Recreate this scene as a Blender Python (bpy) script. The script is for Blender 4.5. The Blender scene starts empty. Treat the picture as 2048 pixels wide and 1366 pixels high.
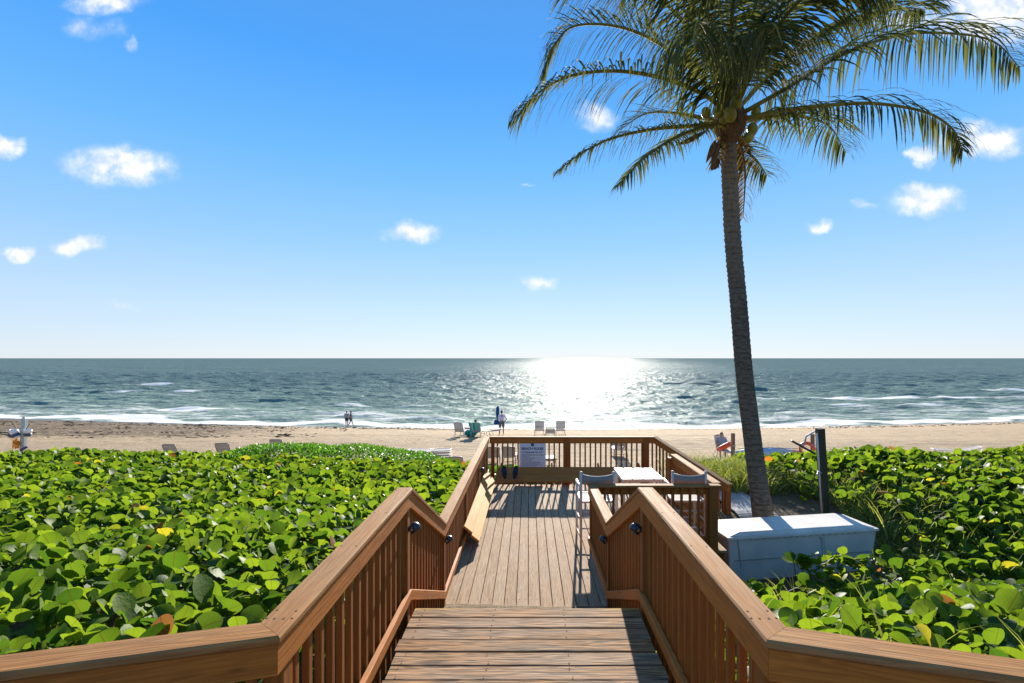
import bpy, bmesh, math, random
import numpy as np
from mathutils import Vector, Matrix, Quaternion

R = math.radians
rng = random.Random(11)
nr = np.random.default_rng(5)
S = bpy.context.scene
C = S.collection

# ------------------------------------------------------------------ camera
F = 975.0            # focal length in pixels of the 2048 px wide photograph
CZ = 3.12            # eye height above the lower deck
VPX, VPY = 1057.0, 716.0
cam = bpy.data.cameras.new('camera')
camo = bpy.data.objects.new('camera', cam); C.objects.link(camo)
camo.location = (0, 0, CZ); camo.rotation_euler = (R(90), 0, 0)
cam.sensor_width = 36.0; cam.lens = F/2048*36
cam.shift_x = -(VPX-1024)/2048; cam.shift_y = (VPY-683)/2048
cam.clip_start = 0.05; cam.clip_end = 40000
S.camera = camo

def at(px, py, Y):
    return Vector(((px-VPX)/F*Y, Y, CZ-(py-VPY)/F*Y))

# ------------------------------------------------------------------ light
SUN_AZ, SUN_EL = 6.6, 18.6
sd = Vector((math.sin(R(SUN_AZ))*math.cos(R(SUN_EL)), math.cos(R(SUN_AZ))*math.cos(R(SUN_EL)), math.sin(R(SUN_EL))))
sl = bpy.data.lights.new('sun', 'SUN'); sl.energy = 5.0; sl.angle = R(0.53); sl.color = (1.0, 0.93, 0.82)
so = bpy.data.objects.new('sun', sl); C.objects.link(so)
so.rotation_euler = sd.to_track_quat('Z', 'Y').to_euler(); so.location = (3, 30, 14)

W = bpy.data.worlds.new('World'); S.world = W; W.use_nodes = True
wt = W.node_tree; wt.nodes.clear()
class G:
    """small node-graph helper"""
    def __init__(s, tree): s.t = tree
    def n(s, typ, ins=None, **props):
        nd = s.t.nodes.new(typ)
        for k, v in props.items(): setattr(nd, k, v)
        for k, v in (ins or {}).items():
            sock = nd.inputs[k]
            if isinstance(v, bpy.types.NodeSocket): s.t.links.new(v, sock)
            elif isinstance(v, bpy.types.Node): s.t.links.new(v.outputs[0], sock)
            else: sock.default_value = v
        return nd
    def math(s, op, a, b=0.0, c=0.0, clamp=False):
        return s.n('ShaderNodeMath', {0: a, 1: b, 2: c}, operation=op, use_clamp=clamp).outputs[0]
    def vmath(s, op, a, b=(0,0,0), c=(0,0,0)):
        nd = s.n('ShaderNodeVectorMath', {0: a, 1: b, 2: c}, operation=op)
        return nd.outputs['Value'] if op in ('LENGTH', 'DOT_PRODUCT') else nd.outputs[0]
    def noise(s, vec, scale=5, detail=4, rough=0.5, dist=0.0, out=0):
        return s.n('ShaderNodeTexNoise', {'Vector': vec, 'Scale': scale, 'Detail': detail, 'Roughness': rough, 'Distortion': dist}).outputs[out]
    def ramp(s, fac, stops, interp='LINEAR'):
        nd = s.n('ShaderNodeValToRGB', {0: fac}); cr = nd.color_ramp; cr.interpolation = interp
        while len(cr.elements) < len(stops): cr.elements.new(0.5)
        for e, (p, c) in zip(cr.elements, stops):
            e.position = p; e.color = (c[0], c[1], c[2], 1) if hasattr(c, '__len__') else (c, c, c, 1)
        return nd.outputs[0]
    def mix(s, fac, a, b, typ='MIX'):
        nd = s.n('ShaderNodeMix', data_type='RGBA', blend_type=typ)
        for i, v in ((0, fac), (6, a), (7, b)):
            if isinstance(v, bpy.types.NodeSocket): s.t.links.new(v, nd.inputs[i])
            elif hasattr(v, '__len__'): nd.inputs[i].default_value = (v[0], v[1], v[2], 1)
            else: nd.inputs[i].default_value = v
        return nd.outputs[2]
    def maprange(s, v, a, b, c=0.0, d=1.0, smooth=False):
        nd = s.n('ShaderNodeMapRange', {0: v, 1: a, 2: b, 3: c, 4: d})
        if smooth: nd.interpolation_type = 'SMOOTHSTEP'
        return nd.outputs[0]
    def scale(s, vec, sc):
        return s.vmath('MULTIPLY', vec, sc)

g = G(wt)
sky = g.n('ShaderNodeTexSky', sky_type='NISHITA', sun_disc=False, sun_elevation=R(SUN_EL), sun_rotation=R(SUN_AZ),
          altitude=0.0, air_density=1.0, dust_density=0.0, ozone_density=3.0)
tc = g.n('ShaderNodeTexCoord').outputs['Generated']
sp = g.n('ShaderNodeSeparateXYZ', {0: tc})
ay = g.math('MAXIMUM', g.math('ABSOLUTE', sp.outputs[1]), 0.03)
P = g.n('ShaderNodeCombineXYZ', {0: g.math('DIVIDE', sp.outputs[0], ay), 1: g.math('DIVIDE', sp.outputs[2], ay)}).outputs[0]
# scattered fair-weather cumulus: centre and half size, as tangents of the direction
CL = [(235,332,125,46,1),(160,499,62,24,1),(45,510,36,20,1),(15,288,52,24,1),(185,62,72,32,.55),(205,6,95,30,.8),(262,92,20,22,.5),
      (830,464,66,26,.95),(1080,570,46,24,.8),(1190,236,60,34,.8),(1858,392,84,36,1),(1965,284,92,44,1),(1846,309,40,22,1),
      (1735,404,38,14,.7),(1633,441,30,17,.75),(1985,22,170,72,1),(1830,40,90,40,.6),(245,616,75,12,.3),(598,130,30,44,.13),
      (1045,372,36,8,.35),(1690,570,26,12,.2),(-260,420,130,50,1),(-420,200,160,70,1),(2330,470,120,46,1),(2500,180,200,90,1),(600,-260,260,90,.9),(1200,-420,300,110,.8)]
warp = g.noise(P, 7.5, 6, 0.62, 0, 1)
warp = g.vmath('SUBTRACT', warp, (0.5, 0.5, 0.5))
Pw = g.vmath('MULTIPLY_ADD', warp, (0.13, 0.085, 0.0), P)
dens = None
for (px, py, a, b, k) in CL:
    u0, v0, a_, b_ = (px-VPX)/F, (VPY-py)/F, a/F, b/F
    q = g.vmath('MULTIPLY_ADD', Pw, (1/a_, 1/b_, 0), (-u0/a_, -v0/b_, 0))
    e = g.maprange(g.vmath('LENGTH', q), 1.25, 0.15, 0.0, k)
    dens = e if dens is None else g.math('MAXIMUM', dens, e)
fluff = g.noise(P, 22.0, 5, 0.55)
cl = g.math('MULTIPLY', dens, g.maprange(fluff, 0.25, 0.65, 0.42, 1.15))
cl = g.maprange(cl, 0.12, 0.85, 0, 1, True)
nish = g.n('ShaderNodeHueSaturation', {'Hue': 0.5, 'Saturation': 0.9, 'Value': 1.0, 'Color': sky.outputs[0]}).outputs[0]
# clear blue air, paler towards the horizon all round
K = 6.7
grad = g.ramp(sp.outputs[2], [(0.0, (.60, .69, .82)), (0.09, (.49, .65, .87)), (0.22, (.27, .55, .94)), (0.36, (.12, .45, .97)), (0.50, (.045, .34, .92)), (0.62, (.060, .30, .80)), (1.0, (.13, .31, .64))])
grad = g.vmath('SCALE', grad); grad.node.inputs['Scale'].default_value = K
base = g.mix(0.18, grad, nish)
lag = g.math('SUBTRACT', fluff, g.noise(g.vmath('ADD', P, (0.004, 0.016, 0.0)), 22.0, 5, 0.55))
cloudcol = g.mix(g.maprange(lag, -0.16, 0.10), (4.7, 5.2, 6.1), (6.7, 6.65, 6.6))
full = g.mix(g.math('MULTIPLY', cl, 0.95), base, cloudcol)
bg = g.n('ShaderNodeBackground', {'Color': full, 'Strength': 0.065})
W.cycles.sampling_method = 'MANUAL'; W.cycles.sample_map_resolution = 512
g.n('ShaderNodeOutputWorld', {'Surface': bg})

S.view_settings.view_transform = 'Standard'; S.view_settings.look = 'None'
S.view_settings.exposure = 1.38; S.view_settings.gamma = 1.0; S.view_settings.use_curve_mapping = False
S.render.engine = 'CYCLES'
S.cycles.use_denoising = True
S.cycles.max_bounces = 8; S.cycles.transparent_max_bounces = 8
S.cycles.sample_clamp_indirect = 6.0

# ------------------------------------------------------------------ materials
def newmat(name):
    m = bpy.data.materials.new(name); m.use_nodes = True
    t = m.node_tree; t.nodes.clear(); return m, G(t)
def finish(gg, shader, disp=None):
    gg.n('ShaderNodeOutputMaterial', {'Surface': shader})
def princ(gg, col, rough=0.5, normal=None, spec=0.5, metallic=0.0, **kw):
    ins = {'Base Color': col if isinstance(col, bpy.types.NodeSocket) else (col[0], col[1], col[2], 1), 'Roughness': rough,
           'Specular IOR Level': spec, 'Metallic': metallic}
    if normal is not None: ins['Normal'] = normal
    ins.update(kw)
    return gg.n('ShaderNodeBsdfPrincipled', ins)
def bump(gg, h, strength=0.3, dist=0.01):
    return gg.n('ShaderNodeBump', {'Height': h, 'Strength': strength, 'Distance': dist}).outputs[0]

def wood(name, light, dark, rough=0.6, grey=None, greyamt=0.0, bumpy=0.5, nose=False, spec=0.35, wave=0.5, contrast=1.0):
    m, q = newmat(name)
    o = q.n('ShaderNodeTexCoord').outputs['Object']
    rnd = q.n('ShaderNodeObjectInfo').outputs['Random']
    off = q.n('ShaderNodeCombineXYZ', {0: q.math('MULTIPLY', rnd, 37.0), 1: q.math('MULTIPLY', rnd, 11.3), 2: q.math('MULTIPLY', rnd, 23.7)}).outputs[0]
    p = q.vmath('ADD', o, off)
    # cathedral grain: stretched noise turned into bands
    n1 = q.noise(q.scale(p, (0.55, 7, 7)), 1.6, 3, 0.5)
    bands = q.math('SINE', q.math('MULTIPLY', n1, 62.0))
    bands = q.maprange(bands, -1, 1)
    fine = q.noise(q.scale(p, (3.0, 110, 110)), 1.0, 3, 0.6)
    mid = q.noise(q.scale(p, (0.9, 22, 22)), 1.5, 5, 0.65)
    grain = q.math('ADD', q.math('MULTIPLY', bands, 0.35*wave), q.math('ADD', q.math('MULTIPLY', fine, 0.45), q.math('MULTIPLY', mid, 0.6)))
    fac = q.maprange(grain, 0.55-0.3*contrast+.05, 0.75+0.28*contrast)
    col = q.mix(fac, dark, light)
    col = q.mix(q.maprange(rnd, 0, 1, 0.0, 0.45), col, q.mix(1.0, col, (0.74, 0.66, 0.58), 'MULTIPLY'))
    if grey is not None:
        blot = q.noise(q.scale(p, (0.9, 3.0, 3.0)), 1.3, 4, 0.6)
        col = q.mix(q.math('MULTIPLY', q.maprange(blot, 0.35, 0.68), greyamt), col, q.mix(fac, tuple(c*0.45 for c in grey), grey))
    # knots
    vor = q.n('ShaderNodeTexVoronoi', {'Vector': q.scale(p, (1.0, 3.2, 3.2)), 'Scale': 1.15}).outputs['Distance']
    col = q.mix(q.maprange(vor, 0.02, 0.075, 0.85, 0.0), col, tuple(c*0.35 for c in dark))
    stain = q.noise(p, 1.1, 5, 0.6)
    col = q.mix(q.maprange(stain, 0.5, 0.8, 0.0, 0.4), col, q.mix(1.0, col, (0.55, 0.48, 0.42), 'MULTIPLY'))
    if nose:   # worn yellow paint on the front edge of the top step
        sx = q.n('ShaderNodeSeparateXYZ', {0: o})
        edge = q.maprange(sx.outputs[1], 0.028, 0.055)
        ends = q.maprange(q.math('ABSOLUTE', q.math('SUBTRACT', sx.outputs[0], 0.99)), 0.25, 0.75)
        worn = q.maprange(q.math('ADD', q.math('MULTIPLY', ends, 0.45), q.noise(q.scale(p, (2, 14, 14)), 1.6, 4)), 0.70, 0.98, 0, 0.7)
        col = q.mix(q.math('MULTIPLY', edge, worn), col, (0.55, 0.33, 0.05))
    h = q.math('ADD', q.math('MULTIPLY', fine, 0.5), q.math('ADD', q.math('MULTIPLY', mid, 0.7), q.math('MULTIPLY', bands, 0.25*wave)))
    b = bump(q, h, bumpy, 0.006)
    finish(q, princ(q, col, q.maprange(mid, 0.2, 0.8, rough-0.1, rough+0.15), b, spec))
    return m

M = {}
M['cap'] = wood('cap_wood', (0.47, 0.225, 0.072), (0.20, 0.072, 0.018), 0.72, grey=(0.44, 0.265, 0.13), greyamt=0.45, bumpy=0.6, spec=0.12)
M['stain'] = wood('stained_wood', (0.60, 0.215, 0.034), (0.24, 0.068, 0.008), 0.6, bumpy=0.45, spec=0.25)
M['slat'] = wood('baluster_wood', (0.40, 0.145, 0.027), (0.18, 0.055, 0.010), 0.62, bumpy=0.35, wave=0.2, spec=0.2)
M['deck'] = wood('deck_wood', (0.60, 0.42, 0.265), (0.18, 0.105, 0.055), 0.8, grey=(0.54, 0.43, 0.325), greyamt=0.35, bumpy=0.9, wave=0.5, spec=0.08)
M['step'] = wood('step_wood', (0.58, 0.305, 0.125), (0.050, 0.027, 0.014), 0.75, grey=(0.48, 0.34, 0.235), greyamt=0.6, bumpy=1.0, wave=0.5, contrast=0.5, spec=0.10)
M['nose'] = wood('step_edge_wood', (0.58, 0.305, 0.125), (0.050, 0.027, 0.014), 0.75, grey=(0.48, 0.34, 0.235), greyamt=0.5, bumpy=1.0, nose=True, wave=0.5, contrast=0.5, spec=0.10)
M['bench'] = wood('bench_wood', (0.66, 0.34, 0.085), (0.46, 0.19, 0.03), 0.65, bumpy=0.3, spec=0.12)
M['post_grey'] = wood('weathered_post', (0.30, 0.25, 0.18), (0.13, 0.10, 0.07), 0.8, bumpy=0.6)

def plain(name, col, rough=0.5, spec=0.5, metallic=0.0, var=0.12, scale=8.0, bmp=0.08):
    m, q = newmat(name)
    o = q.n('ShaderNodeTexCoord').outputs['Object']
    n = q.noise(o, scale, 5, 0.6)
    c = q.mix(q.maprange(n, 0.3, 0.7), tuple(x*(1-var) for x in col), tuple(min(1, x*(1+var)) for x in col))
    finish(q, princ(q, c, q.maprange(n, 0.3, 0.7, max(.03, rough-.06), rough+.08), bump(q, q.noise(o, scale*9, 4), bmp, 0.004), spec, metallic))
    return m
M['white'] = plain('white_plastic', (0.60, 0.545, 0.48), 0.5, 0.2, var=0.13, scale=2.2)
M['chairwhite'] = plain('white_painted_metal', (0.50, 0.455, 0.41), 0.55, 0.2)
M['sling'] = plain('grey_woven_sling', (0.22, 0.215, 0.20), 0.75, 0.2, var=0.2, scale=60)
M['strap'] = plain('vinyl_strap', (0.36, 0.32, 0.285), 0.7, 0.15)
M['frame'] = plain('chair_tube', (0.45, 0.41, 0.375), 0.5, 0.2)
M['greyframe'] = plain('grey_chair_tube', (0.20, 0.19, 0.19), 0.4)
M['dark'] = plain('black_paint', (0.012, 0.016, 0.012), 0.45, 0.4)
M['bronze'] = plain('dark_bronze_metal', (0.045, 0.052, 0.062), 0.38, 0.5, 0.6)
M['black'] = plain('black_rubber', (0.012, 0.013, 0.017), 0.7, 0.3)
M['galv'] = plain('galvanised_pipe', (0.42, 0.43, 0.43), 0.45, 0.5, 0.6)
M['signwhite'] = plain('sign_enamel', (0.62, 0.63, 0.66), 0.5, var=0.05)
M['ink'] = plain('sign_ink', (0.012, 0.014, 0.03), 0.6, var=0.05)
M['ring'] = plain('orange_red_lifebuoy', (0.72, 0.075, 0.028), 0.5)
M['rope'] = plain('pale_rope', (0.55, 0.48, 0.36), 0.9)
M['hull'] = plain('pale_blue_hull', (0.40, 0.44, 0.52), 0.4)
M['hullred'] = plain('red_hull_end', (0.50, 0.13, 0.12), 0.4)
M['teal'] = plain('teal_towel', (0.02, 0.27, 0.25), 0.95, 0.1, var=0.3)
M['navy'] = plain('blue_canvas', (0.012, 0.07, 0.20), 0.8, 0.2, var=0.3)
M['skin'] = plain('skin', (0.42, 0.24, 0.16), 0.55)
M['hair'] = plain('dark_hair', (0.035, 0.028, 0.024), 0.7)
M['hairbrown'] = plain('brown_hair', (0.13, 0.06, 0.03), 0.7)
M['shirt'] = plain('lavender_white_shirt', (0.62, 0.58, 0.70), 0.9, 0.1)
M['shorts'] = plain('grey_shorts', (0.13, 0.125, 0.12), 0.9, 0.1)
M['navyshirt'] = plain('dark_blue_cloth', (0.05, 0.06, 0.12), 0.9, 0.1)
M['greycloth'] = plain('grey_cloth', (0.32, 0.32, 0.36), 0.9, 0.1)
M['greencloth'] = plain('dark_green_cloth', (0.05, 0.085, 0.06), 0.9, 0.1)
M['buck'] = plain('bucket_plastic', (0.68, 0.70, 0.72), 0.4)
M['bucklab'] = plain('dark_label', (0.03, 0.06, 0.10), 0.5)
M['orange'] = plain('orange_mesh', (0.65, 0.25, 0.015), 0.7, var=0.35, scale=30)
M['purple'] = plain('dark_purple_plastic', (0.05, 0.025, 0.11), 0.5)
M['postgreen'] = plain('pale_green_post', (0.33, 0.38, 0.36), 0.6)
M['weed'] = plain('dry_seaweed', (0.05, 0.032, 0.018), 0.95, 0.1, var=0.45)
M['coconut'] = plain('green_coconut', (0.30, 0.27, 0.035), 0.42, var=0.25, scale=6)
M['fibre'] = plain('palm_fibre', (0.17, 0.10, 0.055), 0.9, 0.15, var=0.4, scale=24, bmp=0.5)
M['rachis'] = plain('frond_stem', (0.23, 0.20, 0.045), 0.75, 0.1, var=0.25)
M['stem'] = plain('woody_stem', (0.10, 0.07, 0.045), 0.85, 0.2, var=0.3)

def stripe_mat(name, a, b, freq, axis=2):
    m, q = newmat(name)
    o = q.n('ShaderNodeTexCoord').outputs['Object']
    sx = q.n('ShaderNodeSeparateXYZ', {0: o})
    w = q.math('SINE', q.math('MULTIPLY', q.math('ADD', sx.outputs[axis], q.math('MULTIPLY', q.math('ABSOLUTE', sx.outputs[0]), 0.6)), freq))
    finish(q, princ(q, q.mix(q.maprange(w, -0.15, 0.15), a, b), 0.9, None, 0.1)); return m
M['striped'] = stripe_mat('striped_knit', (0.03, 0.03, 0.09), (0.62, 0.60, 0.64), 95)
M['tealstripe'] = stripe_mat('teal_striped_towel', (0.02, 0.30, 0.29), (0.30, 0.55, 0.52), 60, 0)

def trunk_mat():
    m, q = newmat('palm_bark')
    o = q.n('ShaderNodeTexCoord').outputs['Object']
    sx = q.n('ShaderNodeSeparateXYZ', {0: o})
    n = q.noise(q.scale(o, (6, 6, 16)), 1.5, 6, 0.65)
    streak = q.noise(q.scale(o, (40, 40, 3)), 1.0, 4, 0.6)
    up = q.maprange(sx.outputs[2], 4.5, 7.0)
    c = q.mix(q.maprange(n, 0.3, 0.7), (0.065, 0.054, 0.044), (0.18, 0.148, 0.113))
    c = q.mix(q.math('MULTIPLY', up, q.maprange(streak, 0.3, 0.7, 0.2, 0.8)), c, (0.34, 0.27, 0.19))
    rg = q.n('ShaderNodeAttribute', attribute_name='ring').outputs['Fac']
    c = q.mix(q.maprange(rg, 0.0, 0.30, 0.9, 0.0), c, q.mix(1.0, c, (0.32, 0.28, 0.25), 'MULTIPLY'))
    finish(q, princ(q, c, 0.9, bump(q, q.math('ADD', n, q.math('MULTIPLY', streak, 0.5)), 0.7, 0.02), 0.0)); return m
M['trunk'] = trunk_mat()

def leaf_mat(name, stuff=True, c_lo=(0.035, 0.088, 0.012), c_hi=(0.135, 0.205, 0.020), veins=True, trans=0.5, rough=0.52, odd=True, spec=0.16):
    m, q = newmat(name)
    if stuff: rnd = q.n('ShaderNodeAttribute', attribute_name='rnd').outputs['Fac']
    else: rnd = q.n('ShaderNodeObjectInfo').outputs['Random']
    uv = q.n('ShaderNodeUVMap', uv_map='UVMap').outputs[0]
    col = q.mix(rnd, c_lo, c_hi)
    if odd:
        col = q.mix(q.maprange(rnd, 0.983, 0.987), col, (0.28, 0.26, 0.03))
        col = q.mix(q.maprange(rnd, 0.992, 0.994), col, (0.30, 0.11, 0.025))
        col = q.mix(q.maprange(rnd, 0.996, 0.998), col, (0.16, 0.075, 0.035))
    back = q.n('ShaderNodeNewGeometry').outputs['Backfacing']
    geo = q.n('ShaderNodeNewGeometry').outputs['Position']
    bl = q.noise(geo, 14, 3)
    col = q.mix(q.maprange(bl, 0.35, 0.7, 0, 0.35), col, q.mix(1.0, col, (0.6, 0.72, 0.5), 'MULTIPLY'))
    if veins:
        s = q.n('ShaderNodeSeparateXYZ', {0: uv})
        au = q.math('ABSOLUTE', q.math('SUBTRACT', s.outputs[0], 0.5))
        midrib = q.maprange(au, 0.008, 0.028, 1, 0)
        fr = q.math('FRACT', q.math('MULTIPLY', q.math('SUBTRACT', s.outputs[1], q.math('MULTIPLY', au, 0.75)), 5.0))
        side = q.maprange(q.math('ABSOLUTE', q.math('SUBTRACT', fr, 0.5)), 0.0, 0.055, 0.8, 0)
        v = q.math('MAXIMUM', midrib, side)
        col = q.mix(q.math('MULTIPLY', v, 0.7), col, q.mix(0.5, q.mix(1.0, col, (0.5, 0.42, 0.4), 'MULTIPLY'), (0.09, 0.035, 0.018)))
    tcol = q.mix(1.0, col, (1.75, 1.6, 0.7), 'MULTIPLY')
    p = princ(q, col, rough, bump(q, q.noise(geo, 60, 3), 0.25, 0.01), spec)
    tr = q.n('ShaderNodeBsdfTranslucent', {'Color': tcol})
    ms = q.n('ShaderNodeMixShader', {0: trans, 1: p, 2: tr})
    finish(q, ms); return m
M['grape'] = leaf_mat('sea_grape_leaf', True)
M['grape1'] = leaf_mat('sea_grape_leaf_single', False)
M['naupaka'] = leaf_mat('naupaka_leaf', True, (0.035, 0.11, 0.012), (0.09, 0.22, 0.02), False, 0.42, 0.45, False, 0.25)
M['grass'] = leaf_mat('dune_grass_blade', True, (0.07, 0.12, 0.02), (0.28, 0.30, 0.10), False, 0.4, 0.55, False, 0.2)
M['frond'] = leaf_mat('palm_leaflet', True, (0.036, 0.056, 0.022), (0.160, 0.165, 0.080), False, 0.27, 0.85, False, 0.03)
M['frondbrown'] = leaf_mat('dry_palm_leaflet', True, (0.08, 0.052, 0.026), (0.17, 0.12, 0.055), False, 0.3, 0.7, False, 0.1)

# ------------------------------------------------------------------ object helpers
def tag(o, label=None, cat=None, group=None, kind=None):
    if label: o['label'] = label
    if cat: o['category'] = cat
    if group: o['group'] = group
    if kind: o['kind'] = kind
    return o
def thing(name, loc, label, cat, group=None, rz=0.0):
    o = bpy.data.objects.new(name, None); C.objects.link(o); o.empty_display_size = 0.1
    o.location = loc; o.rotation_euler = (0, 0, rz)
    return tag(o, label, cat, group)
def link(name, me, mat, parent=None, M4=None):
    o = bpy.data.objects.new(name, me); C.objects.link(o)
    if mat is not None:
        if not me.materials: me.materials.append(mat)
        elif me.materials[0] != mat:
            o.material_slots[0].link = 'OBJECT'; o.material_slots[0].material = mat
    if parent is not None: o.parent = parent
    if M4 is not None: o.matrix_local = M4
    return o
def mesh(name, verts, faces, smooth=False):
    me = bpy.data.meshes.new(name); me.from_pydata([tuple(v) for v in verts], [], faces)
    if smooth: me.polygons.foreach_set('use_smooth', [True]*len(me.polygons))
    me.update(); return me
def pmat(parent):
    """world matrix of an unlinked-depsgraph empty (top level, location + z rotation)"""
    return Matrix.Translation(parent.location) @ Matrix.Rotation(parent.rotation_euler[2], 4, 'Z')
def octa(w, h, c):
    a, b = w/2, h/2
    return [(-a+c, -b), (a-c, -b), (a, -b+c), (a, b-c), (a-c, b), (-a+c, b), (-a, b-c), (-a, -b+c)]
_bc = {}
def board_mesh(L, w, h, c=0.004):
    """a board along local +X, chamfered long edges, origin at the start of its axis"""
    key = (round(L, 4), round(w, 4), round(h, 4), c)
    if key in _bc: return _bc[key]
    prof = octa(w, h, c)
    v = [(0, p[0], p[1]) for p in prof] + [(L, p[0], p[1]) for p in prof]
    f = [(i, (i+1) % 8, 8+(i+1) % 8, 8+i) for i in range(8)]
    f += [tuple(range(7, -1, -1)), tuple(range(8, 16))]
    me = mesh('board', v, f); _bc[key] = me; return me
def frame_of(d, up=Vector((0, 0, 1))):
    x = d.normalized(); y = up.cross(x)
    if y.length < 1e-5: y = Vector((0, 1, 0))
    y.normalize(); z = x.cross(y)
    return Matrix((x, y, z)).transposed().to_4x4()
def board(name, a, b, w, h, mat, parent=None, up=Vector((0, 0, 1)), c=0.004):
    a, b = Vector(a), Vector(b)
    m4 = Matrix.Translation(a) @ frame_of(b-a, up)
    if parent is not None: m4 = pmat(parent).inverted() @ m4 if parent.parent is None else m4
    return link(name, board_mesh((b-a).length, w, h, c), mat, parent, m4)
def mitre_path(name, pts, w, h, mat, parent, c=0.006, ext=0.0):
    """boards along a polyline, each its own object, mitred where they meet. w horizontal, h vertical."""
    pts = [Vector(p) for p in pts]; n = len(pts); out = []
    dirs = [(pts[i+1]-pts[i]).normalized() for i in range(n-1)]
    for i in range(n-1):
        d = dirs[i]; m4 = frame_of(d); y = m4.col[1].to_3d(); z = m4.col[2].to_3d()
        n0 = (d + dirs[i-1]).normalized() if i > 0 else d
        n1 = (d + dirs[i+1]).normalized() if i < n-2 else d
        prof = octa(w, h, c); vs = []; L = (pts[i+1]-pts[i]).length
        for nn, base, s in ((n0, 0.0, 1), (n1, L, -1)):
            for (py, pz) in prof:
                q = y*py + z*pz
                t = -q.dot(nn)/d.dot(nn)
                vs.append((base+t+s*0.0008, py, pz))
        f = [(k, (k+1) % 8, 8+(k+1) % 8, 8+k) for k in range(8)] + [tuple(range(7, -1, -1)), tuple(range(8, 16))]
        me = mesh(name, vs, f)
        out.append(link(name, me, mat, parent, pmat(parent).inverted() @ Matrix.Translation(pts[i]) @ m4))
    return out
def catmull(pts, n):
    pts = [Vector(p) for p in pts]; P_ = [2*pts[0]-pts[1]] + pts + [2*pts[-1]-pts[-2]]; out = []
    segs = len(pts)-1
    for k in range(n+1):
        s = k/n*segs; i = min(int(s), segs-1); t = s-i
        p0, p1, p2, p3 = P_[i:i+4]
        out.append(0.5*((2*p1)+(p2-p0)*t+(2*p0-5*p1+4*p2-p3)*t*t+(3*p1-p0-3*p2+p3)*t**3))
    return out
def tube_data(pts, radii, sides=8, cap=True):
    pts = [Vector(p) for p in pts]; n = len(pts)
    if not hasattr(radii, '__len__'): radii = [radii]*n
    vs, fs = [], []; ref = None
    for i, p in enumerate(pts):
        d = (pts[min(i+1, n-1)]-pts[max(i-1, 0)]).normalized()
        if ref is None:
            ref = Vector((0, 0, 1)) if abs(d.z) < 0.9 else Vector((1, 0, 0))
        u = d.cross(ref); u.normalize(); v = u.cross(d); ref = v
        for k in range(sides):
            a = 2*math.pi*k/sides
            vs.append(p+(u*math.cos(a)+v*math.sin(a))*radii[i])
    for i in range(n-1):
        for k in range(sides):
            k2 = (k+1) % sides
            fs.append((i*sides+k, i*sides+k2, (i+1)*sides+k2, (i+1)*sides+k))
    if cap:
        fs.append(tuple(range(sides-1, -1, -1))); fs.append(tuple(range((n-1)*sides, n*sides)))
    return vs, fs
class MB:
    def __init__(s): s.v = []; s.f = []
    def add(s, vf):
        o = len(s.v); s.v += [Vector(x) for x in vf[0]]; s.f += [tuple(i+o for i in f) for f in vf[1]]; return s
    def tube(s, pts, r, sides=8): return s.add(tube_data(pts, r, sides))
    def box(s, lo, hi):
        (x0, y0, z0), (x1, y1, z1) = lo, hi
        v = [(x0,y0,z0),(x1,y0,z0),(x1,y1,z0),(x0,y1,z0),(x0,y0,z1),(x1,y0,z1),(x1,y1,z1),(x0,y1,z1)]
        return s.add((v, [(3,2,1,0),(4,5,6,7),(0,1,5,4),(1,2,6,5),(2,3,7,6),(3,0,4,7)]))
    def bar(s, a, b, w, h, up=Vector((0,0,1))):
        a, b = Vector(a), Vector(b); m = Matrix.Translation(a) @ frame_of(b-a, up); L = (b-a).length
        v = [m @ Vector(p) for p in ((0,-w/2,-h/2),(L,-w/2,-h/2),(L,w/2,-h/2),(0,w/2,-h/2),(0,-w/2,h/2),(L,-w/2,h/2),(L,w/2,h/2),(0,w/2,h/2))]
        return s.add((v, [(3,2,1,0),(4,5,6,7),(0,1,5,4),(1,2,6,5),(2,3,7,6),(3,0,4,7)]))
    def lathe(s, prof, sides=16, m=Matrix()):
        vs, fs = [], []
        for (r, z) in prof:
            for k in range(sides):
                a = 2*math.pi*k/sides; vs.append(m @ Vector((r*math.cos(a), r*math.sin(a), z)))
        for i in range(len(prof)-1):
            for k in range(sides):
                k2 = (k+1) % sides; fs.append((i*sides+k, i*sides+k2, (i+1)*sides+k2, (i+1)*sides+k))
        fs.append(tuple(range(sides-1, -1, -1))); fs.append(tuple(range((len(prof)-1)*sides, len(prof)*sides)))
        return s.add((vs, fs))
    def ellipsoid(s, c, r, seg=12, rings=8, m=None):
        prof = []
        c = Vector(c); vs, fs = [], []
        for i in range(rings+1):
            th = math.pi*i/rings
            for k in range(seg):
                a = 2*math.pi*k/seg
                p = Vector((r[0]*math.sin(th)*math.cos(a), r[1]*math.sin(th)*math.sin(a), r[2]*math.cos(th)))
                vs.append(c + (m @ p if m else p))
        for i in range(rings):
            for k in range(seg):
                k2 = (k+1) % seg; fs.append((i*seg+k, (i+1)*seg+k, (i+1)*seg+k2, i*seg+k2))
        return s.add((vs, fs))
    def build(s, name, mat, parent=None, smooth=False, bevel=0.0, M4=None):
        me = mesh(name, s.v, s.f, smooth)
        if bevel:
            b = bmesh.new(); b.from_mesh(me); bmesh.ops.remove_doubles(b, verts=b.verts, dist=1e-5)
            bmesh.ops.bevel(b, geom=list(b.edges), offset=bevel, segments=2, affect='EDGES', clamp_overlap=True)
            b.to_mesh(me); b.free()
        return link(name, me, mat, parent, M4)
def copy_tree(o, parent=None):
    c = o.copy(); C.objects.link(c); c.parent = parent
    for ch in list(o.children): copy_tree(ch, c)
    return c
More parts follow.
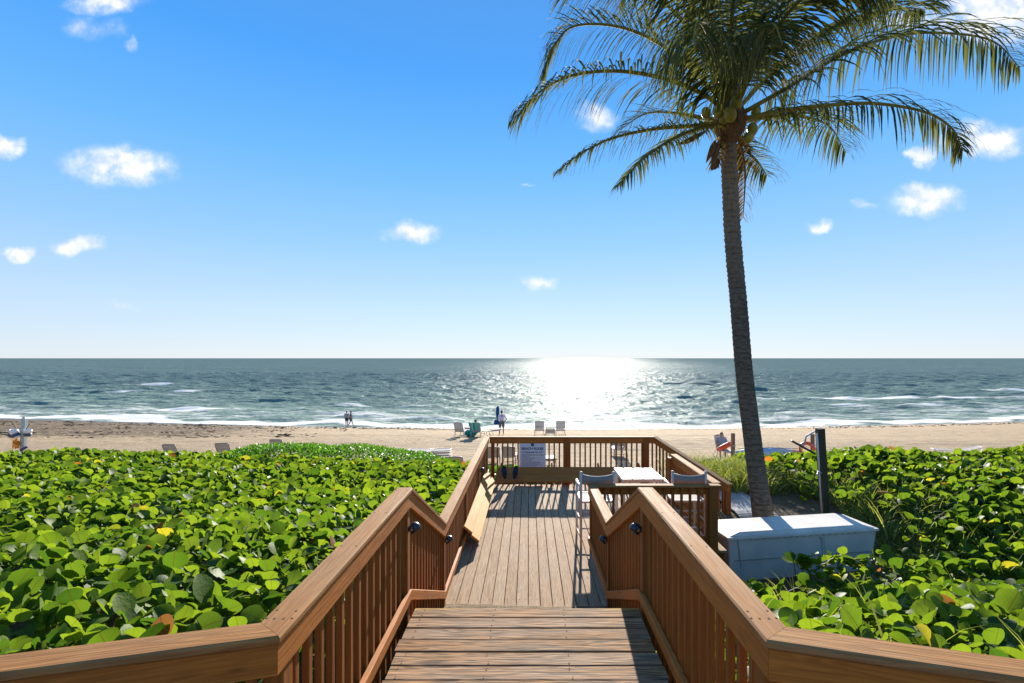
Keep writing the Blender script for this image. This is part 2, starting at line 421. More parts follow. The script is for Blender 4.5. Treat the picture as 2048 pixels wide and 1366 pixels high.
def numpy_mesh(name, V, Fq, rnd=None, uv=None, smooth=False):
    """V (n,3), Fq (m,k) with k constant"""
    me = bpy.data.meshes.new(name); n, m, k = len(V), len(Fq), Fq.shape[1]
    me.vertices.add(n); me.vertices.foreach_set('co', np.asarray(V, np.float32).ravel())
    me.loops.add(m*k); me.loops.foreach_set('vertex_index', Fq.astype(np.int32).ravel())
    me.polygons.add(m); me.polygons.foreach_set('loop_start', np.arange(0, m*k, k, dtype=np.int32))
    if smooth: me.polygons.foreach_set('use_smooth', np.ones(m, bool))
    if uv is not None:
        l = me.uv_layers.new(name='UVMap'); l.data.foreach_set('uv', np.asarray(uv, np.float32)[Fq.ravel()].ravel())
    if rnd is not None:
        a = me.attributes.new('rnd', 'FLOAT', 'POINT'); a.data.foreach_set('value', np.asarray(rnd, np.float32))
    me.update(calc_edges=True); me.validate(); return me

# ------------------------------------------------------------------ terrain
SEA = CZ-7.52
def sstep(a, b, x):
    t = np.clip((x-a)/(b-a), 0, 1); return t*t*(3-2*t)
def shore(x): return 52.0+0.0022*80**2*np.tanh((np.asarray(x, float)-4)**2/80**2)
_ks = [(nr.uniform(0.15, 1.6), nr.uniform(0, 6.28), nr.uniform(0, 6.28)) for _ in range(14)]
def wob(x, y):
    s = 0
    for k, th, ph in _ks: s = s + np.sin((x*np.cos(th)+y*np.sin(th))*k+ph)/ (1+k)
    return s/6
def ground_z(x, y):
    x = np.asarray(x, float); y = np.asarray(y, float)
    z = 0.75 - 0.95*sstep(1.5, 8.0, y)
    z = z - 0.1*sstep(1.0, 2.5, x)*(1-sstep(5, 9, y))
    z = z - 0.55*sstep(1.4, 3.0, x)*sstep(5.2, 7.6, y)*(1-sstep(9.0, 10.4, y))
    z = z - 1.8*sstep(13.2, 19.5, y)
    z = z + 0.12*wob(x, y)*(1-sstep(24, 34, y))
    z = z - 0.1*sstep(19.5, 30, y)
    sh = shore(x)
    beach = -2.1 - 0.36*sstep(30, 36, y) + (SEA+2.46)*np.clip((y-35.6)/(sh-35.6), 0, 3)
    z = np.where(y > 30, np.where(y > 35.6, beach, -2.1-0.36*sstep(30, 36, y)), z)
    z = z + 0.02*wob(x*3, y*3)
    return z
def gz(x, y): return float(ground_z(x, y))
xs = np.unique(np.concatenate([np.linspace(-600, -80, 40), np.arange(-80, 80.1, 0.45), np.linspace(80, 600, 40)]))
ys = np.unique(np.concatenate([np.linspace(-80, -1, 24), np.arange(-1, 66, 0.3), np.linspace(66, 160, 30)]))
X, Y = np.meshgrid(xs, ys); Z = ground_z(X, Y)
tr_ = 0.025*np.sin((Y+0.25*np.sin(X*0.11))*7.0)*sstep(0.2, 0.8, np.sin(Y*0.43+0.06*X+1)*0.5+0.5)
ft_ = nr.normal(0, 0.016, Z.shape)*sstep(17, 20, Y)*(1-sstep(44, 50, Y))
Z = Z + (tr_+ft_)*sstep(19, 22, Y)*(1-sstep(44, 50, Y))
nx, ny = len(xs), len(ys)
idx = np.arange(nx*ny).reshape(ny, nx)
quads = np.stack([idx[:-1, :-1], idx[:-1, 1:], idx[1:, 1:], idx[1:, :-1]], -1).reshape(-1, 4)
def sand_mat():
    m, q = newmat('beach_sand')
    geo = q.n('ShaderNodeNewGeometry').outputs['Position']
    s = q.n('ShaderNodeSeparateXYZ', {0: geo})
    n = q.noise(geo, 0.35, 6, 0.6); n2 = q.noise(geo, 7.0, 6, 0.7); n3 = q.noise(q.scale(geo, (0.6, 3.5, 1)), 1.0, 6, 0.65)
    grain = q.noise(geo, 160, 2)
    col = q.mix(q.maprange(n3, 0.3, 0.7), (0.36, 0.250, 0.140), (0.50, 0.365, 0.215))
    col = q.mix(q.maprange(n2, 0.35, 0.7, 0, 0.55), col, (0.30, 0.215, 0.145))
    # rake / tyre marks left in the sand
    tr = q.noise(q.scale(geo, (0.22, 4.5, 1)), 1.0, 7, 0.72)
    col = q.mix(q.maprange(tr, 0.55, 0.68, 0, 0.7), col, (0.20, 0.142, 0.095))
    fp = q.n('ShaderNodeTexVoronoi', {'Vector': q.scale(geo, (1.3, 1.0, 1)), 'Scale': 1.5}).outputs['Distance']
    fpm = q.math('MULTIPLY', q.maprange(fp, 0.10, 0.20, 1, 0), q.maprange(q.noise(geo, 0.25, 4), 0.48, 0.58))
    col = q.mix(q.math('MULTIPLY', fpm, 0.55), col, (0.17, 0.12, 0.08))
    # wrack: dried weed scattered over the sand, thick at the far left
    left = q.maprange(q.math('ADD', s.outputs[0], q.math('MULTIPLY', s.outputs[1], 0.30)), -2.0, -14.0)
    far = q.math('MULTIPLY', q.maprange(s.outputs[1], 29.0, 36.0), left)
    weedn = q.noise(q.scale(geo, (1.0, 1.6, 1)), 1.9, 8, 0.8)
    wm = q.maprange(q.math('ADD', weedn, q.math('MULTIPLY', far, 0.17)), 0.585, 0.65)
    wm = q.math('MULTIPLY', wm, q.maprange(s.outputs[1], 14.0, 22.0))
    col = q.mix(q.math('MULTIPLY', wm, q.maprange(far, 0, 1, 0.12, 0.85)), col, (0.055, 0.037, 0.024))
    # leaf litter and humus under the plants by the deck
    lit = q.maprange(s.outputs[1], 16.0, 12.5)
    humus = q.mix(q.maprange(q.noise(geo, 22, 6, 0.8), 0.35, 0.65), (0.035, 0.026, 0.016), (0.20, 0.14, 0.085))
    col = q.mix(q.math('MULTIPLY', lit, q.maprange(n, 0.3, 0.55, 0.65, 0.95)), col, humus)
    wet = q.maprange(s.outputs[2], SEA+0.32, SEA+0.05)
    col = q.mix(wet, col, q.mix(1.0, col, (0.55, 0.52, 0.5), 'MULTIPLY'))
    h = q.math('ADD', q.math('MULTIPLY', n2, 0.8), q.math('ADD', q.math('MULTIPLY', tr, 0.9), q.math('MULTIPLY', grain, 0.1)))
    finish(q, princ(q, col, q.maprange(wet, 0, 1, 0.95, 0.25), bump(q, h, 0.9, 0.09), q.maprange(wet, 0, 1, 0.15, 0.5)))
    return m
go = link('ground', numpy_mesh('ground', np.stack([X, Y, Z], -1).reshape(-1, 3), quads, smooth=True), sand_mat())
tag(go, 'pale brown beach sand sloping from the dune to the sea', None, None, 'structure')

# ------------------------------------------------------------------ sea
ts = np.unique(np.concatenate([np.linspace(-4, -1.3, 24), np.linspace(-1.3, 1.3, 560), np.linspace(1.3, 4, 24)]))
ry = np.concatenate([np.geomspace(44, 250, 340), np.geomspace(250.9, 1500, 150), np.geomspace(1530, 14000, 30)])
T, YY = np.meshgrid(ts, ry); XX = T*YY
dY = np.gradient(ry)[:, None]
H = np.zeros_like(XX); 
for i in range(80):
    lam = 1.1*(20/1.1)**nr.uniform(); th = R(nr.normal(0, 34))-math.pi/2
    k = 2*math.pi/lam; a = 0.0052*min(lam, 9)**0.9*nr.uniform(0.6, 1.3)
    att = np.clip((lam-3.2*dY)/(2*dY), 0, 1)
    ph = k*(XX*math.cos(th)+YY*math.sin(th))+nr.uniform(0, 6.28)
    w = np.sin(ph); H += a*att*(w+0.25*np.cos(2*ph))
H *= sstep(2, 45, YY-shore(XX))*0.62+0.38
BR = [(265,345,768,.75,1),(205,470,783,.55,.6),(470,600,777,.45,0),(60,120,771,.5,0),(150,260,796,.5,.1),(560,650,786,.5,0),(300,490,818,.6,.95),
      (520,650,801,.8,.1),(610,900,811,.7,.5),(150,330,832,.4,.9),(520,700,828,.55,.25),(690,890,838,.5,.5),(0,170,816,.55,.1),(880,1010,768,.5,0),
      (1310,1460,769,.95,0),(1260,1400,778,.6,.1),(1140,1275,798,.75,.1),(1330,1450,795,.55,.1),(1500,2100,795,.6,.75),(1530,2048,808,.5,.55),
      (1710,1840,771,.9,0),(1930,2100,780,.6,1),(1640,2060,816,.45,.2),(1350,1490,828,.5,.1),(930,1080,812,.5,.2),(860,960,795,.5,.1),(1000,1180,826,.35,.3),
      (640,760,765,.4,0),(780,900,778,.45,0),(1560,1700,762,.4,0),(-200,60,790,.6,.5),(1230,1330,829,.4,.15),(1440,1560,780,.4,.1),(330,460,800,.45,.3),(1850,2000,758,.4,.2),(450,560,757,.4,.2),
      (0,140,745,.35,0),(700,830,748,.35,0),(1600,1760,748,.35,0),(1240,1340,752,.4,0),(200,330,842,.2,.9),(420,640,846,.2,1),(760,960,850,.2,.9),(1150,1400,850,.2,.7),(1480,1800,845,.2,.8)]
for _ in range(60):
    cx_, py_, ln_ = nr.uniform(-250, 2300), nr.uniform(742, 846), nr.uniform(50, 170)
    BR.append((cx_-ln_/2, cx_+ln_/2, py_, nr.uniform(.2, .45), 0 if nr.uniform() < .55 else nr.uniform(.2, .5)))
foam = np.zeros_like(XX)
for (x0, x1, py, A, fo) in BR:
    yc = F*7.52/(py-VPY); xc = ((x0+x1)/2-VPX)/F*yc; hl = (x1-x0)/2/F*yc*1.15; A *= 0.45*(1-0.62*min(1, fo))
    cy = yc+0.9*np.sin(XX*0.13+py)+0.45*np.sin(XX*0.37+2*py)+0.2*np.sin(XX*0.9+py*3)
    d = YY-cy; lat = np.exp(-(np.abs(XX-xc)/hl)**3)
    wb, wf = 1.5+0.4*(py % 3), 0.6+0.7*min(1, fo)
    prof = np.where(d > 0, 1/np.cosh(np.clip(d/wb, -20, 20))**2, 1/np.cosh(np.clip(d/wf, -20, 20))**2)
    trough = -0.25*np.exp(-((d+2.0)/1.2)**2)
    H += A*lat*(prof+trough)*(0.8+0.2*np.sin(XX*0.6+py))
    if fo > 0:
        fw = np.where(d > 0, np.exp(-(d/0.7)**2), np.exp(-(d/3.6)**2))
        foam = np.maximum(foam, min(1.3, 1.35*fo)*lat*fw*(0.75+0.25*np.sin(XX*0.5+py*7)))
ds = YY-shore(XX)
edge = 1.2*np.sin(XX*0.21)+0.8*np.sin(XX*0.53+1)+0.4*np.sin(XX*1.3)
foam = np.maximum(foam, 0.95*np.exp(-((ds-2.0-edge)/2.0)**2))
foam = np.maximum(foam, 0.50*np.exp(-((ds-9-2*edge)/5.0)**2))
foam = np.maximum(foam, 0.42*sstep(50, 6, ds))
H *= np.clip(ds/5.0, 0.05, 1)
ZZ = SEA+H
nX, nY = len(ts), len(ry); idx = np.arange(nX*nY).reshape(nY, nX)
quads = np.stack([idx[:-1, :-1], idx[:-1, 1:], idx[1:, 1:], idx[1:, :-1]], -1).reshape(-1, 4)
sea_me = numpy_mesh('sea', np.stack([XX, YY, ZZ], -1).reshape(-1, 3), quads, smooth=True)
fa = sea_me.attributes.new('foam', 'FLOAT', 'POINT'); fa.data.foreach_set('value', foam.astype(np.float32).ravel())
def sea_mat():
    m, q = newmat('sea_water')
    geo = q.n('ShaderNodeNewGeometry').outputs['Position']
    s = q.n('ShaderNodeSeparateXYZ', {0: geo})
    fo = q.n('ShaderNodeAttribute', attribute_name='foam').outputs['Fac']
    n1 = q.noise(q.scale(geo, (0.22, 1.0, 1)), 0.75, 5, 0.62)
    n2 = q.noise(q.scale(geo, (0.40, 1.0, 1)), 2.6, 4, 0.6)
    n3 = q.noise(q.scale(geo, (0.5, 1.0, 1)), 8.0, 3, 0.6)
    nl = q.noise(q.scale(geo, (0.06, 0.22, 1)), 0.8, 5, 0.6)
    n4 = q.noise(q.scale(geo, (0.26, 0.30, 1)), 0.95, 3, 0.55)
    n5 = q.noise(q.scale(geo, (0.9, 0.45, 1)), 1.0, 2, 0.5)
    h = q.math('ADD', q.math('ADD', q.math('MULTIPLY', n4, 2.6), q.math('MULTIPLY', n5, 0.8)), q.math('MULTIPLY', n1, 0.9))
    h = q.math('ADD', q.math('MULTIPLY', h, 1.0), q.math('ADD', q.math('MULTIPLY', n2, 0.5), q.math('ADD', q.math('MULTIPLY', n3, 0.16), q.math('MULTIPLY', nl, 0.7))))
    b = bump(q, h, 1.0, 0.50)
    depth = q.maprange(s.outputs[1], 52, 170)
    col = q.mix(depth, (0.20, 0.27, 0.22), (0.115, 0.168, 0.160))
    big = q.noise(q.scale(geo, (0.02, 0.05, 1)), 0.9, 4, 0.6)
    col = q.mix(q.maprange(big, 0.4, 0.65, 0, 0.6), col, (0.075, 0.120, 0.120))
    fn = q.noise(q.scale(geo, (0.35, 1.0, 1)), 1.3, 8, 0.75)
    fn2 = q.noise(q.scale(geo, (0.15, 0.8, 1)), 0.6, 6, 0.7)
    fm = q.maprange(q.math('ADD', fo, q.math('MULTIPLY', q.math('SUBTRACT', q.math('ADD', fn, fn2), 1.0), 1.15)), 0.40, 0.74)
    # scattered whitecaps further out
    cap = q.math('MULTIPLY', q.maprange(q.noise(q.scale(geo, (0.10, 0.32, 1)), 0.9, 6, 0.7), 0.70, 0.76), 0.6)
    fm = q.math('MAXIMUM', fm, cap)
    col = q.mix(q.math('MULTIPLY', fm, 0.92), col, (0.86, 0.80, 0.72))
    rg = q.maprange(s.outputs[1], 70, 500, 0.23, 0.29)
    fres = q.n('ShaderNodeFresnel', {'IOR': 1.33, 'Normal': b}).outputs[0]
    gl = q.n('ShaderNodeBsdfGlossy', {'Color': (0.92, 0.95, 0.95, 1), 'Roughness': rg, 'Normal': b})
    gn = q.n('ShaderNodeNewGeometry').outputs['Normal']
    nm = q.n('ShaderNodeMix', data_type='VECTOR')
    q.t.links.new(fm, nm.inputs[0]); q.t.links.new(b, nm.inputs[4]); q.t.links.new(gn, nm.inputs[5])
    df = q.n('ShaderNodeBsdfDiffuse', {'Color': col, 'Normal': nm.outputs[1]})
    fac = q.math('MULTIPLY', q.math('MULTIPLY', q.math('MINIMUM', fres, 0.5), q.maprange(s.outputs[1], 120, 1500, 0.105, 0.05)), q.math('SUBTRACT', 1.0, q.math('MULTIPLY', fm, 0.85)))
    w = q.n('ShaderNodeMixShader', {0: fac, 1: df, 2: gl})
    finish(q, w); return m
so_ = link('sea', sea_me, sea_mat()); tag(so_, 'teal sea with low breaking waves and white foam', None, None, 'structure')

# ------------------------------------------------------------------ boardwalk: upper platform, stairs, lower deck
UZ = 0.913                       # upper deck level; the lower deck is at z = 0
Y1, Y2, Y3 = 4.29, 6.07, 12.73   # end of the upper deck, foot of the stairs, far railing
up = thing('upper_platform', (0, 0, UZ), 'upper wooden platform of cross-laid brown boards in front of the camera', 'platform')
y = Y1+0.015; k = 0
while y > -1.2:
    x0, x1 = (-1.0, 0.96) if y > 2.1 else (-3.2, 3.2)
    j = rng.uniform(-0.004, 0.004)
    board('plank', (x0+rng.uniform(-.012, .012), y-0.076, UZ-0.019+j), (x1+rng.uniform(-.012, .012), y-0.076, UZ-0.019+j), 0.153, 0.038, M['nose'] if k == 0 else M['step'], up, c=0.006)
    y -= 0.161; k += 1
for x in (-0.92, -0.3, 0.3, 0.88):
    board('joist', (x, -1.2, UZ-0.135), (x, Y1-0.08, UZ-0.135), 0.04, 0.19, M['slat'], up)
board('rim_joist', (-1.0, Y1-0.045, UZ-0.14), (0.96, Y1-0.045, UZ-0.14), 0.038, 0.195, M['stain'], up)
for x, yy in ((-0.95, 4.1), (0.9, 4.1), (-0.95, 0.5), (0.9, 0.5), (-3.0, 0.4), (3.0, 0.4)):
    board('support_post', (x, yy, gz(x, yy)-0.3), (x, yy, UZ-0.24), 0.1, 0.1, M['slat'], up)

st = thing('stair_flight', (0, Y1, 0), 'short flight of wooden steps from the upper platform down to the lower deck', 'stairs')
for k in range(1, 5):
    z = UZ-0.1826*k; ya = Y1+0.356*(k-1)
    for j in range(2):
        board('tread', (-1.0, ya+0.09+j*0.172, z-0.019), (0.96, ya+0.09+j*0.172, z-0.019), 0.165, 0.038, M['step'], st)
for x in (-1.0, -0.02, 0.96):
    board('stringer', (x-0.0, Y1+0.02, UZ-0.40), (x, Y1+1.50, -0.34+.09), 0.038, 0.20, M['slat'], st)

ld = thing('lower_deck', (0, Y2, 0), 'lower wooden deck of weathered lengthwise boards with dark gaps', 'deck')
x = -1.075; k = 0
while x < 3.22:
    j = rng.uniform(-0.003, 0.003)
    ya, yb = (5.72 if x < 1.0 else 7.9), 12.02+rng.uniform(-.012, .012)
    board('plank', (x+0.0725, ya, -0.019+j), (x+0.0725, yb, -0.019+j), 0.1455, 0.038, M['deck'], ld, c=0.005)
    x += 0.1537; k += 1
for yy in (5.75, 6.9, 8.1, 9.4, 10.7, 11.9):
    board('joist', (-1.1 if True else 0, yy, -0.14), (1.0 if yy < 7.9 else 3.25, yy, -0.14), 0.04, 0.2, M['slat'], ld)
for x in (-1.0, 0.95, 3.1):
    for yy in (6.2, 8.2, 10.4, 12.5):
        if x > 2 and yy < 8: continue
        board('support_post', (x, yy, gz(x, yy)-0.4), (x, yy, -0.245), 0.1, 0.1, M['slat'], ld)
for x in (-1.0, 1.0, 3.1):
    board('beam', (x, 11.9 if x < 3 else 8.0, -0.30), (x, 12.75, -0.30), 0.05, 0.10, M['slat'], ld)

# ------------------------------------------------------------------ railings
def rail_run(parent, pts, side, deck_z, pitch=0.133, posts=(), post_w=0.09, skip_first=True, bottom=True, baluster_drop=0.16):
    """pts: centre line of the cap top; side = +1 when the walkway lies to the left of travel, -1 to the right.
    deck_z: floor level at each point. Cap, face board, bottom rail are mitred; balusters and posts are single objects."""
    pts = [Vector(p) for p in pts]
    mitre_path('cap_rail', [p-Vector((0, 0, 0.019)) for p in pts], 0.142, 0.038, M['cap'], parent, 0.009)
    def off(dist, dz):
        out = []
        for i, p in enumerate(pts):
            ns = []
            for a, b in ((i-1, i), (i, i+1)):
                if a >= 0 and b < len(pts):
                    d = pts[b]-pts[a]; d.z = 0; d.normalize(); ns.append(Vector((-d.y, d.x, 0))*side)
            nn = sum(ns, Vector()); nn.normalize()
            s = dist/max(0.3, nn.dot(ns[0]))
            q = p+nn*s; q.z = dz(i); out.append(q)
        return out
    mitre_path('face_board', off(0.040, lambda i: pts[i].z-0.040-0.066), 0.036, 0.130, M['stain'], parent, 0.004)
    if bottom:
        mitre_path('bottom_rail', off(0.044, lambda i: deck_z[i]+0.125), 0.040, 0.088, M['stain'], parent, 0.005)
    for i in range(len(pts)-1):
        a, b = pts[i], pts[i+1]; h = b-a; L = Vector((h.x, h.y, 0)).length
        n = max(1, int(L/pitch))
        hx = Vector((h.x, h.y, 0)).normalized()
        for j in range(n):
            t = (j+0.5)/n
            q = a.lerp(b, t); fl = deck_z[i]*(1-t)+deck_z[i+1]*t
            slope = abs(h.z)/max(L, .01)*0.02
            board('baluster', (q.x, q.y, fl-baluster_drop), (q.x, q.y, q.z-0.042-slope), 0.038, 0.038, M['slat'], parent, up=Vector((-hx.y, hx.x, 0)), c=0.003)
    for (px_, py_, z0, z1, w) in posts:
        board('post', (px_, py_, z0), (px_, py_, z1-0.042), w, w, M['slat'], parent, up=Vector((0, 1, 0)), c=0.006)

UT, LT = UZ+1.068, 1.07
lr = thing('railing', (-1.09, Y1, 0), 'long brown wooden railing on the left, stepping down beside the stairs', 'railing')
rail_run(lr, [(-3.3, 1.47, UT), (-1.09, 2.05, UT), (-1.09, Y1, UT), (-1.09, Y2, LT), (-1.09, Y3-0.0, LT)], -1, [UZ, UZ, UZ, 0.045, 0.045],
         posts=[(-1.09, 2.12, 0.4, UT, .09), (-1.09, Y1-0.03, 0.1, UT, .09), (-1.09, Y2+0.03, -0.5, LT, .09), (-1.09, 8.3, -0.5, LT, .09), (-1.09, 10.5, -0.5, LT, .09), (-1.09, 12.55, -0.8, LT, .09)])
rr = thing('railing', (1.03, Y1, 0), 'brown wooden railing on the right that turns across in front of the bar table', 'railing')
rail_run(rr, [(3.1, 7.9, LT), (1.03, 7.9, LT), (1.03, Y2, LT), (1.03, Y1, UT), (1.03, 2.02, UT), (3.3, 1.36, UT)], -1, [.045, .045, .045, UZ, UZ, UZ],
         posts=[(1.03, 2.09, 0.4, UT, .09), (1.03, Y1-0.03, 0.1, UT, .09), (1.03, Y2+0.03, -0.5, LT, .09), (1.03, 7.84, -0.5, LT, .09), (2.98, 7.9, -0.5, LT, .14)])
fr = thing('railing', (1.1, Y3, 0), 'far wooden railing across the deck end facing the beach, with the sign', 'railing')
rail_run(fr, [(-1.012, Y3, LT), (3.30, Y3, LT), (4.30, 10.4, 0.43)], -1, [.22, .22, -.42], bottom=False, baluster_drop=0.35,
         posts=[(0.985, Y3, -0.9, LT, .15), (3.06, Y3, -0.9, LT, .15), (-0.93, Y3, -0.9, LT, .09), (4.28, 10.48, -0.8, 0.435, .11)])
ir = thing('railing', (3.09, 9.1, 0), 'short inner side railing beside the bar table with a low end post', 'railing')
rail_run(ir, [(3.10, 8.02, LT), (3.10, 10.42, LT)], 1, [.045, .045], posts=[(3.02, 10.35, -0.3, LT-.02, .12)])

scm = MB().lathe([(0.0052, 0.0), (0.0052, 0.0012), (0.002, 0.0016)], 8).build('screw', M['fibre']); SCREW = scm.data
bpy.data.objects.remove(scm)
def screw(p, parent): link('screw', SCREW, M['fibre'], parent, pmat(parent).inverted() @ Matrix.Translation(p))
for i in range(9):
    yy = Y1+0.015-0.161*i-0.076
    for xx in (-0.92, -0.3, 0.3, 0.88):
        for dy in (-0.045, 0.045): screw((xx+rng.uniform(-.012, .012), yy+dy+rng.uniform(-.006, .006), UZ+0.001), up)
for par, xc in ((lr, -1.09), (rr, 1.03)):
    for yy in (2.20, 2.95, 3.6, 4.2, 6.2, 7.0, 7.7):
        for dx in (-0.045, 0.045): screw((xc+dx, yy+rng.uniform(-.01, .01), (UT if yy < Y1 else LT)+0.0005), par)
    for dx in (-0.055, -0.02, 0.02, 0.055): screw((xc+dx, 2.13+abs(dx)*.1, UT+0.0005), par)
i = 0
while -1.075+0.1537*i < 0.95:
    for yy in (6.3, 7.1, 8.1, 9.4, 10.7):
        for dx in (0.035, 0.11): screw((-1.075+0.1537*i+dx, yy+rng.uniform(-.01, .01), 0.0025), ld)
    i += 1

# ------------------------------------------------------------------ slanted benches
b1 = thing('bench', (-0.93, 9.9, 0), 'slanted orange wooden bench of two long boards along the left railing', 'bench')
nrm = Vector((0.62, 0, 0.78)).normalized()
for k, (xa, za) in enumerate(((-0.985, 0.325), (-0.872, 0.185))):
    board('board', (xa, 7.92, za), (xa, 11.86, za), 0.172, 0.036, M['bench'], b1, up=nrm)
for yy in (8.3, 9.8, 11.4):
    board('bracket', (-1.05, yy, 0.26), (-0.83, yy, 0.04), 0.04, 0.08, M['slat'], b1)
    board('bracket_foot', (-0.90, yy, 0.0), (-0.90, yy, 0.16), 0.038, 0.038, M['slat'], b1, up=Vector((0, 1, 0)))
b2 = thing('bench', (1.1, 12.4, 0), 'slanted brown wooden bench of two boards below the far railing', 'bench')
nrm2 = Vector((0, -0.40, 0.915)).normalized()
for (ya, za) in ((12.19, 0.295), (11.918, 0.176)):
    board('board', (-0.80, ya, za), (2.95, ya, za), 0.292, 0.036, M['stain'], b2, up=nrm2)
for xx in (-0.7, 0.6, 1.8, 2.85):
    board('bracket', (xx, 12.66, 0.36), (xx, 11.95, 0.125), 0.04, 0.08, M['slat'], b2)
    board('bracket_foot', (xx, 12.3, -0.28), (xx, 12.3, 0.20), 0.04, 0.04, M['slat'], b2, up=Vector((0, 1, 0)))

# ------------------------------------------------------------------ dome lamps on the railing posts
def dome_lamp(x, y, z, side, label, size=1.0):
    t = thing('post_lamp', (x, y, z), label, 'lamp', 'dome lamps on the railing posts')
    m = Matrix.Rotation(R(90)*side, 4, 'Y')
    MB().lathe([(0.03*size, 0), (0.034*size, 0.004), (0.034*size, 0.016), (0.02*size, 0.02)], 14, m).build('mount', M['bronze'], t)
    b = MB(); prof = []
    for i in range(8):
        a = i/7*math.pi/2; prof.append((0.062*size*math.cos(a), 0.058*size*math.sin(a)))
    prof = [(0.052*size, -0.006)] + prof
    b.lathe(prof, 18, Matrix.Translation((side*0.066*size, 0, 0.01)) @ Matrix.Rotation(R(18)*side, 4, 'Y'))
    b.build('hood', M['bronze'], t, True)
    MB().tube([(side*0.02, 0, -0.05*size), (side*0.05, 0, -0.03*size), (side*0.06, 0, 0.0)], [0.016*size, 0.02*size, 0.02*size]).build('lamp_neck', M['bronze'], t, True)
    return t
dome_lamp(-1.044, Y1-0.03, 3.12-(1052-716)/227-.01, 1, 'dark dome lamp on the upper left post above the stairs', 0.8)
dome_lamp(-1.044, Y2+0.03, 3.12-(1082-716)/160.7, 1, 'dark dome lamp on the left post at the foot of the stairs', 0.8)
dome_lamp(-1.044, 10.5, 3.12-(940-716)/92.8, 1, 'dark dome lamp on the left railing near the far bench', 0.8)
dome_lamp(0.984, Y1-0.03, 3.12-(1056-716)/227, -1, 'dark dome lamp on the upper right post above the stairs', 0.8)
dome_lamp(0.984, Y2+0.03, 3.12-(1082-716)/160.7, -1, 'dark dome lamp on the right post at the foot of the stairs', 0.8)

# ------------------------------------------------------------------ notice board
def text_mesh(body, size, extrude=0.0012):
    cu = bpy.data.curves.new('text', 'FONT'); cu.body = body; cu.size = size; cu.align_x = 'CENTER'; cu.align_y = 'CENTER'; cu.extrude = extrude
    cu.offset = size*0.03
    o = bpy.data.objects.new('text', cu); C.objects.link(o)
    dg = bpy.context.evaluated_depsgraph_get(); me = bpy.data.meshes.new_from_object(o.evaluated_get(dg))
    bpy.data.objects.remove(o); return me
sg = thing('notice_sign', (0.105, 12.685, 0.27), 'white square beach rules sign hung on the far railing', 'sign')
SW, SH = 0.69, 0.665
MB().box((-SW/2, -0.006, 0), (SW/2, 0.0, SH)).build('panel', M['signwhite'], sg, bevel=0.0015)
rx = Matrix.Rotation(R(90), 4, 'X')
def sign_text(body, size, z, width):
    me = text_mesh(body, size); w = max(v.co.x for v in me.vertices)-min(v.co.x for v in me.vertices)
    me.transform(Matrix.Diagonal((width/w, 1, 1, 1)))
    return link('lettering', me, M['ink'], sg, Matrix.Translation((0, -0.0075, z)) @ rx)
sign_text('BEACH RULES', 0.088, SH-0.175, 0.56)['kind'] = 'stuff'
sign_text('NO LIFEGUARD ON DUTY', 0.055, SH-0.270, 0.575)['kind'] = 'stuff'
lm = MB().lathe([(0.042, -0.001), (0.042, 0.001)], 24, Matrix.Translation((0, -0.0075, SH-0.07)) @ rx).build('emblem', M['ink'], sg)
e2 = MB()
for a in range(0, 360, 60):
    e2.bar((0, -0.0096, SH-0.07), (0.026*math.cos(R(a+12)), -0.0096, SH-0.07+0.026*math.sin(R(a+12))), 0.001, 0.007, Vector((0, -1, 0.01)))
e2.build('emblem_mark', M['signwhite'], lm)
ln = MB()
for i, wid in enumerate((1, .93, .32, 1, .55, .95, .4, .8, .96, .72, .94, .62)):
    z = SH-0.335-i*0.0265; x = -0.285
    while x < -0.285+0.59*wid:
        w = rng.uniform(0.010, 0.05)
        ln.box((x, -0.0082, z), (min(x+w, 0.315), -0.0062, z+0.0105)); x += w+0.010
ln.build('rule_lines', M['ink'], sg)['kind'] = 'stuff'
for dx in (-.33, .33):
    MB().bar((dx, 0.003, 0.0), (dx, 0.003, SH+0.02), 0.02, 0.006, Vector((0, 1, 0))).build('hanger_strip', M['dark'], sg)

# ------------------------------------------------------------------ flip-flops standing on the far bench
def sandal(x, label, tilt):
    c = Vector((x, 11.84, 0.165))
    t = thing('flip_flop', c, label, 'sandal', 'pair of dark flip-flops')
    up_ = Vector((0, 0.30, 0.954)); nn = Vector((0, -0.954, 0.30)); ax = Vector((1, 0, 0))
    rot = Matrix.Rotation(tilt, 3, nn)
    out = []
    for k in range(20):
        a = 2*math.pi*k/20; w = 0.062*math.cos(a)*(1+0.16*math.sin(a)); l = 0.165*math.sin(a)
        out.append((w, l+0.17))
    v = [rot @ (ax*w+up_*l)+nn*0.018 for w, l in out]+[rot @ (ax*w+up_*l)+nn*0.044 for w, l in out]
    f = [(k, (k+1) % 20, 20+(k+1) % 20, 20+k) for k in range(20)]+[tuple(range(19, -1, -1)), tuple(range(20, 40))]
    link('sole', mesh('sole', v, f), M['black'], t)
    b = MB(); toe = rot @ (up_*0.25)+nn*0.045
    for s in (-1, 1):
        e = rot @ (up_*0.13+ax*0.056*s)+nn*0.04
        b.tube([toe, toe.lerp(e, 0.5)+nn*0.04, e], 0.009, 6)
    b.build('strap', M['navy'], t, True)
sandal(-0.57, 'left one of the dark flip-flops propped on the far bench', 0.10)
sandal(-0.345, 'right one of the dark flip-flops propped on the far bench', -0.14)

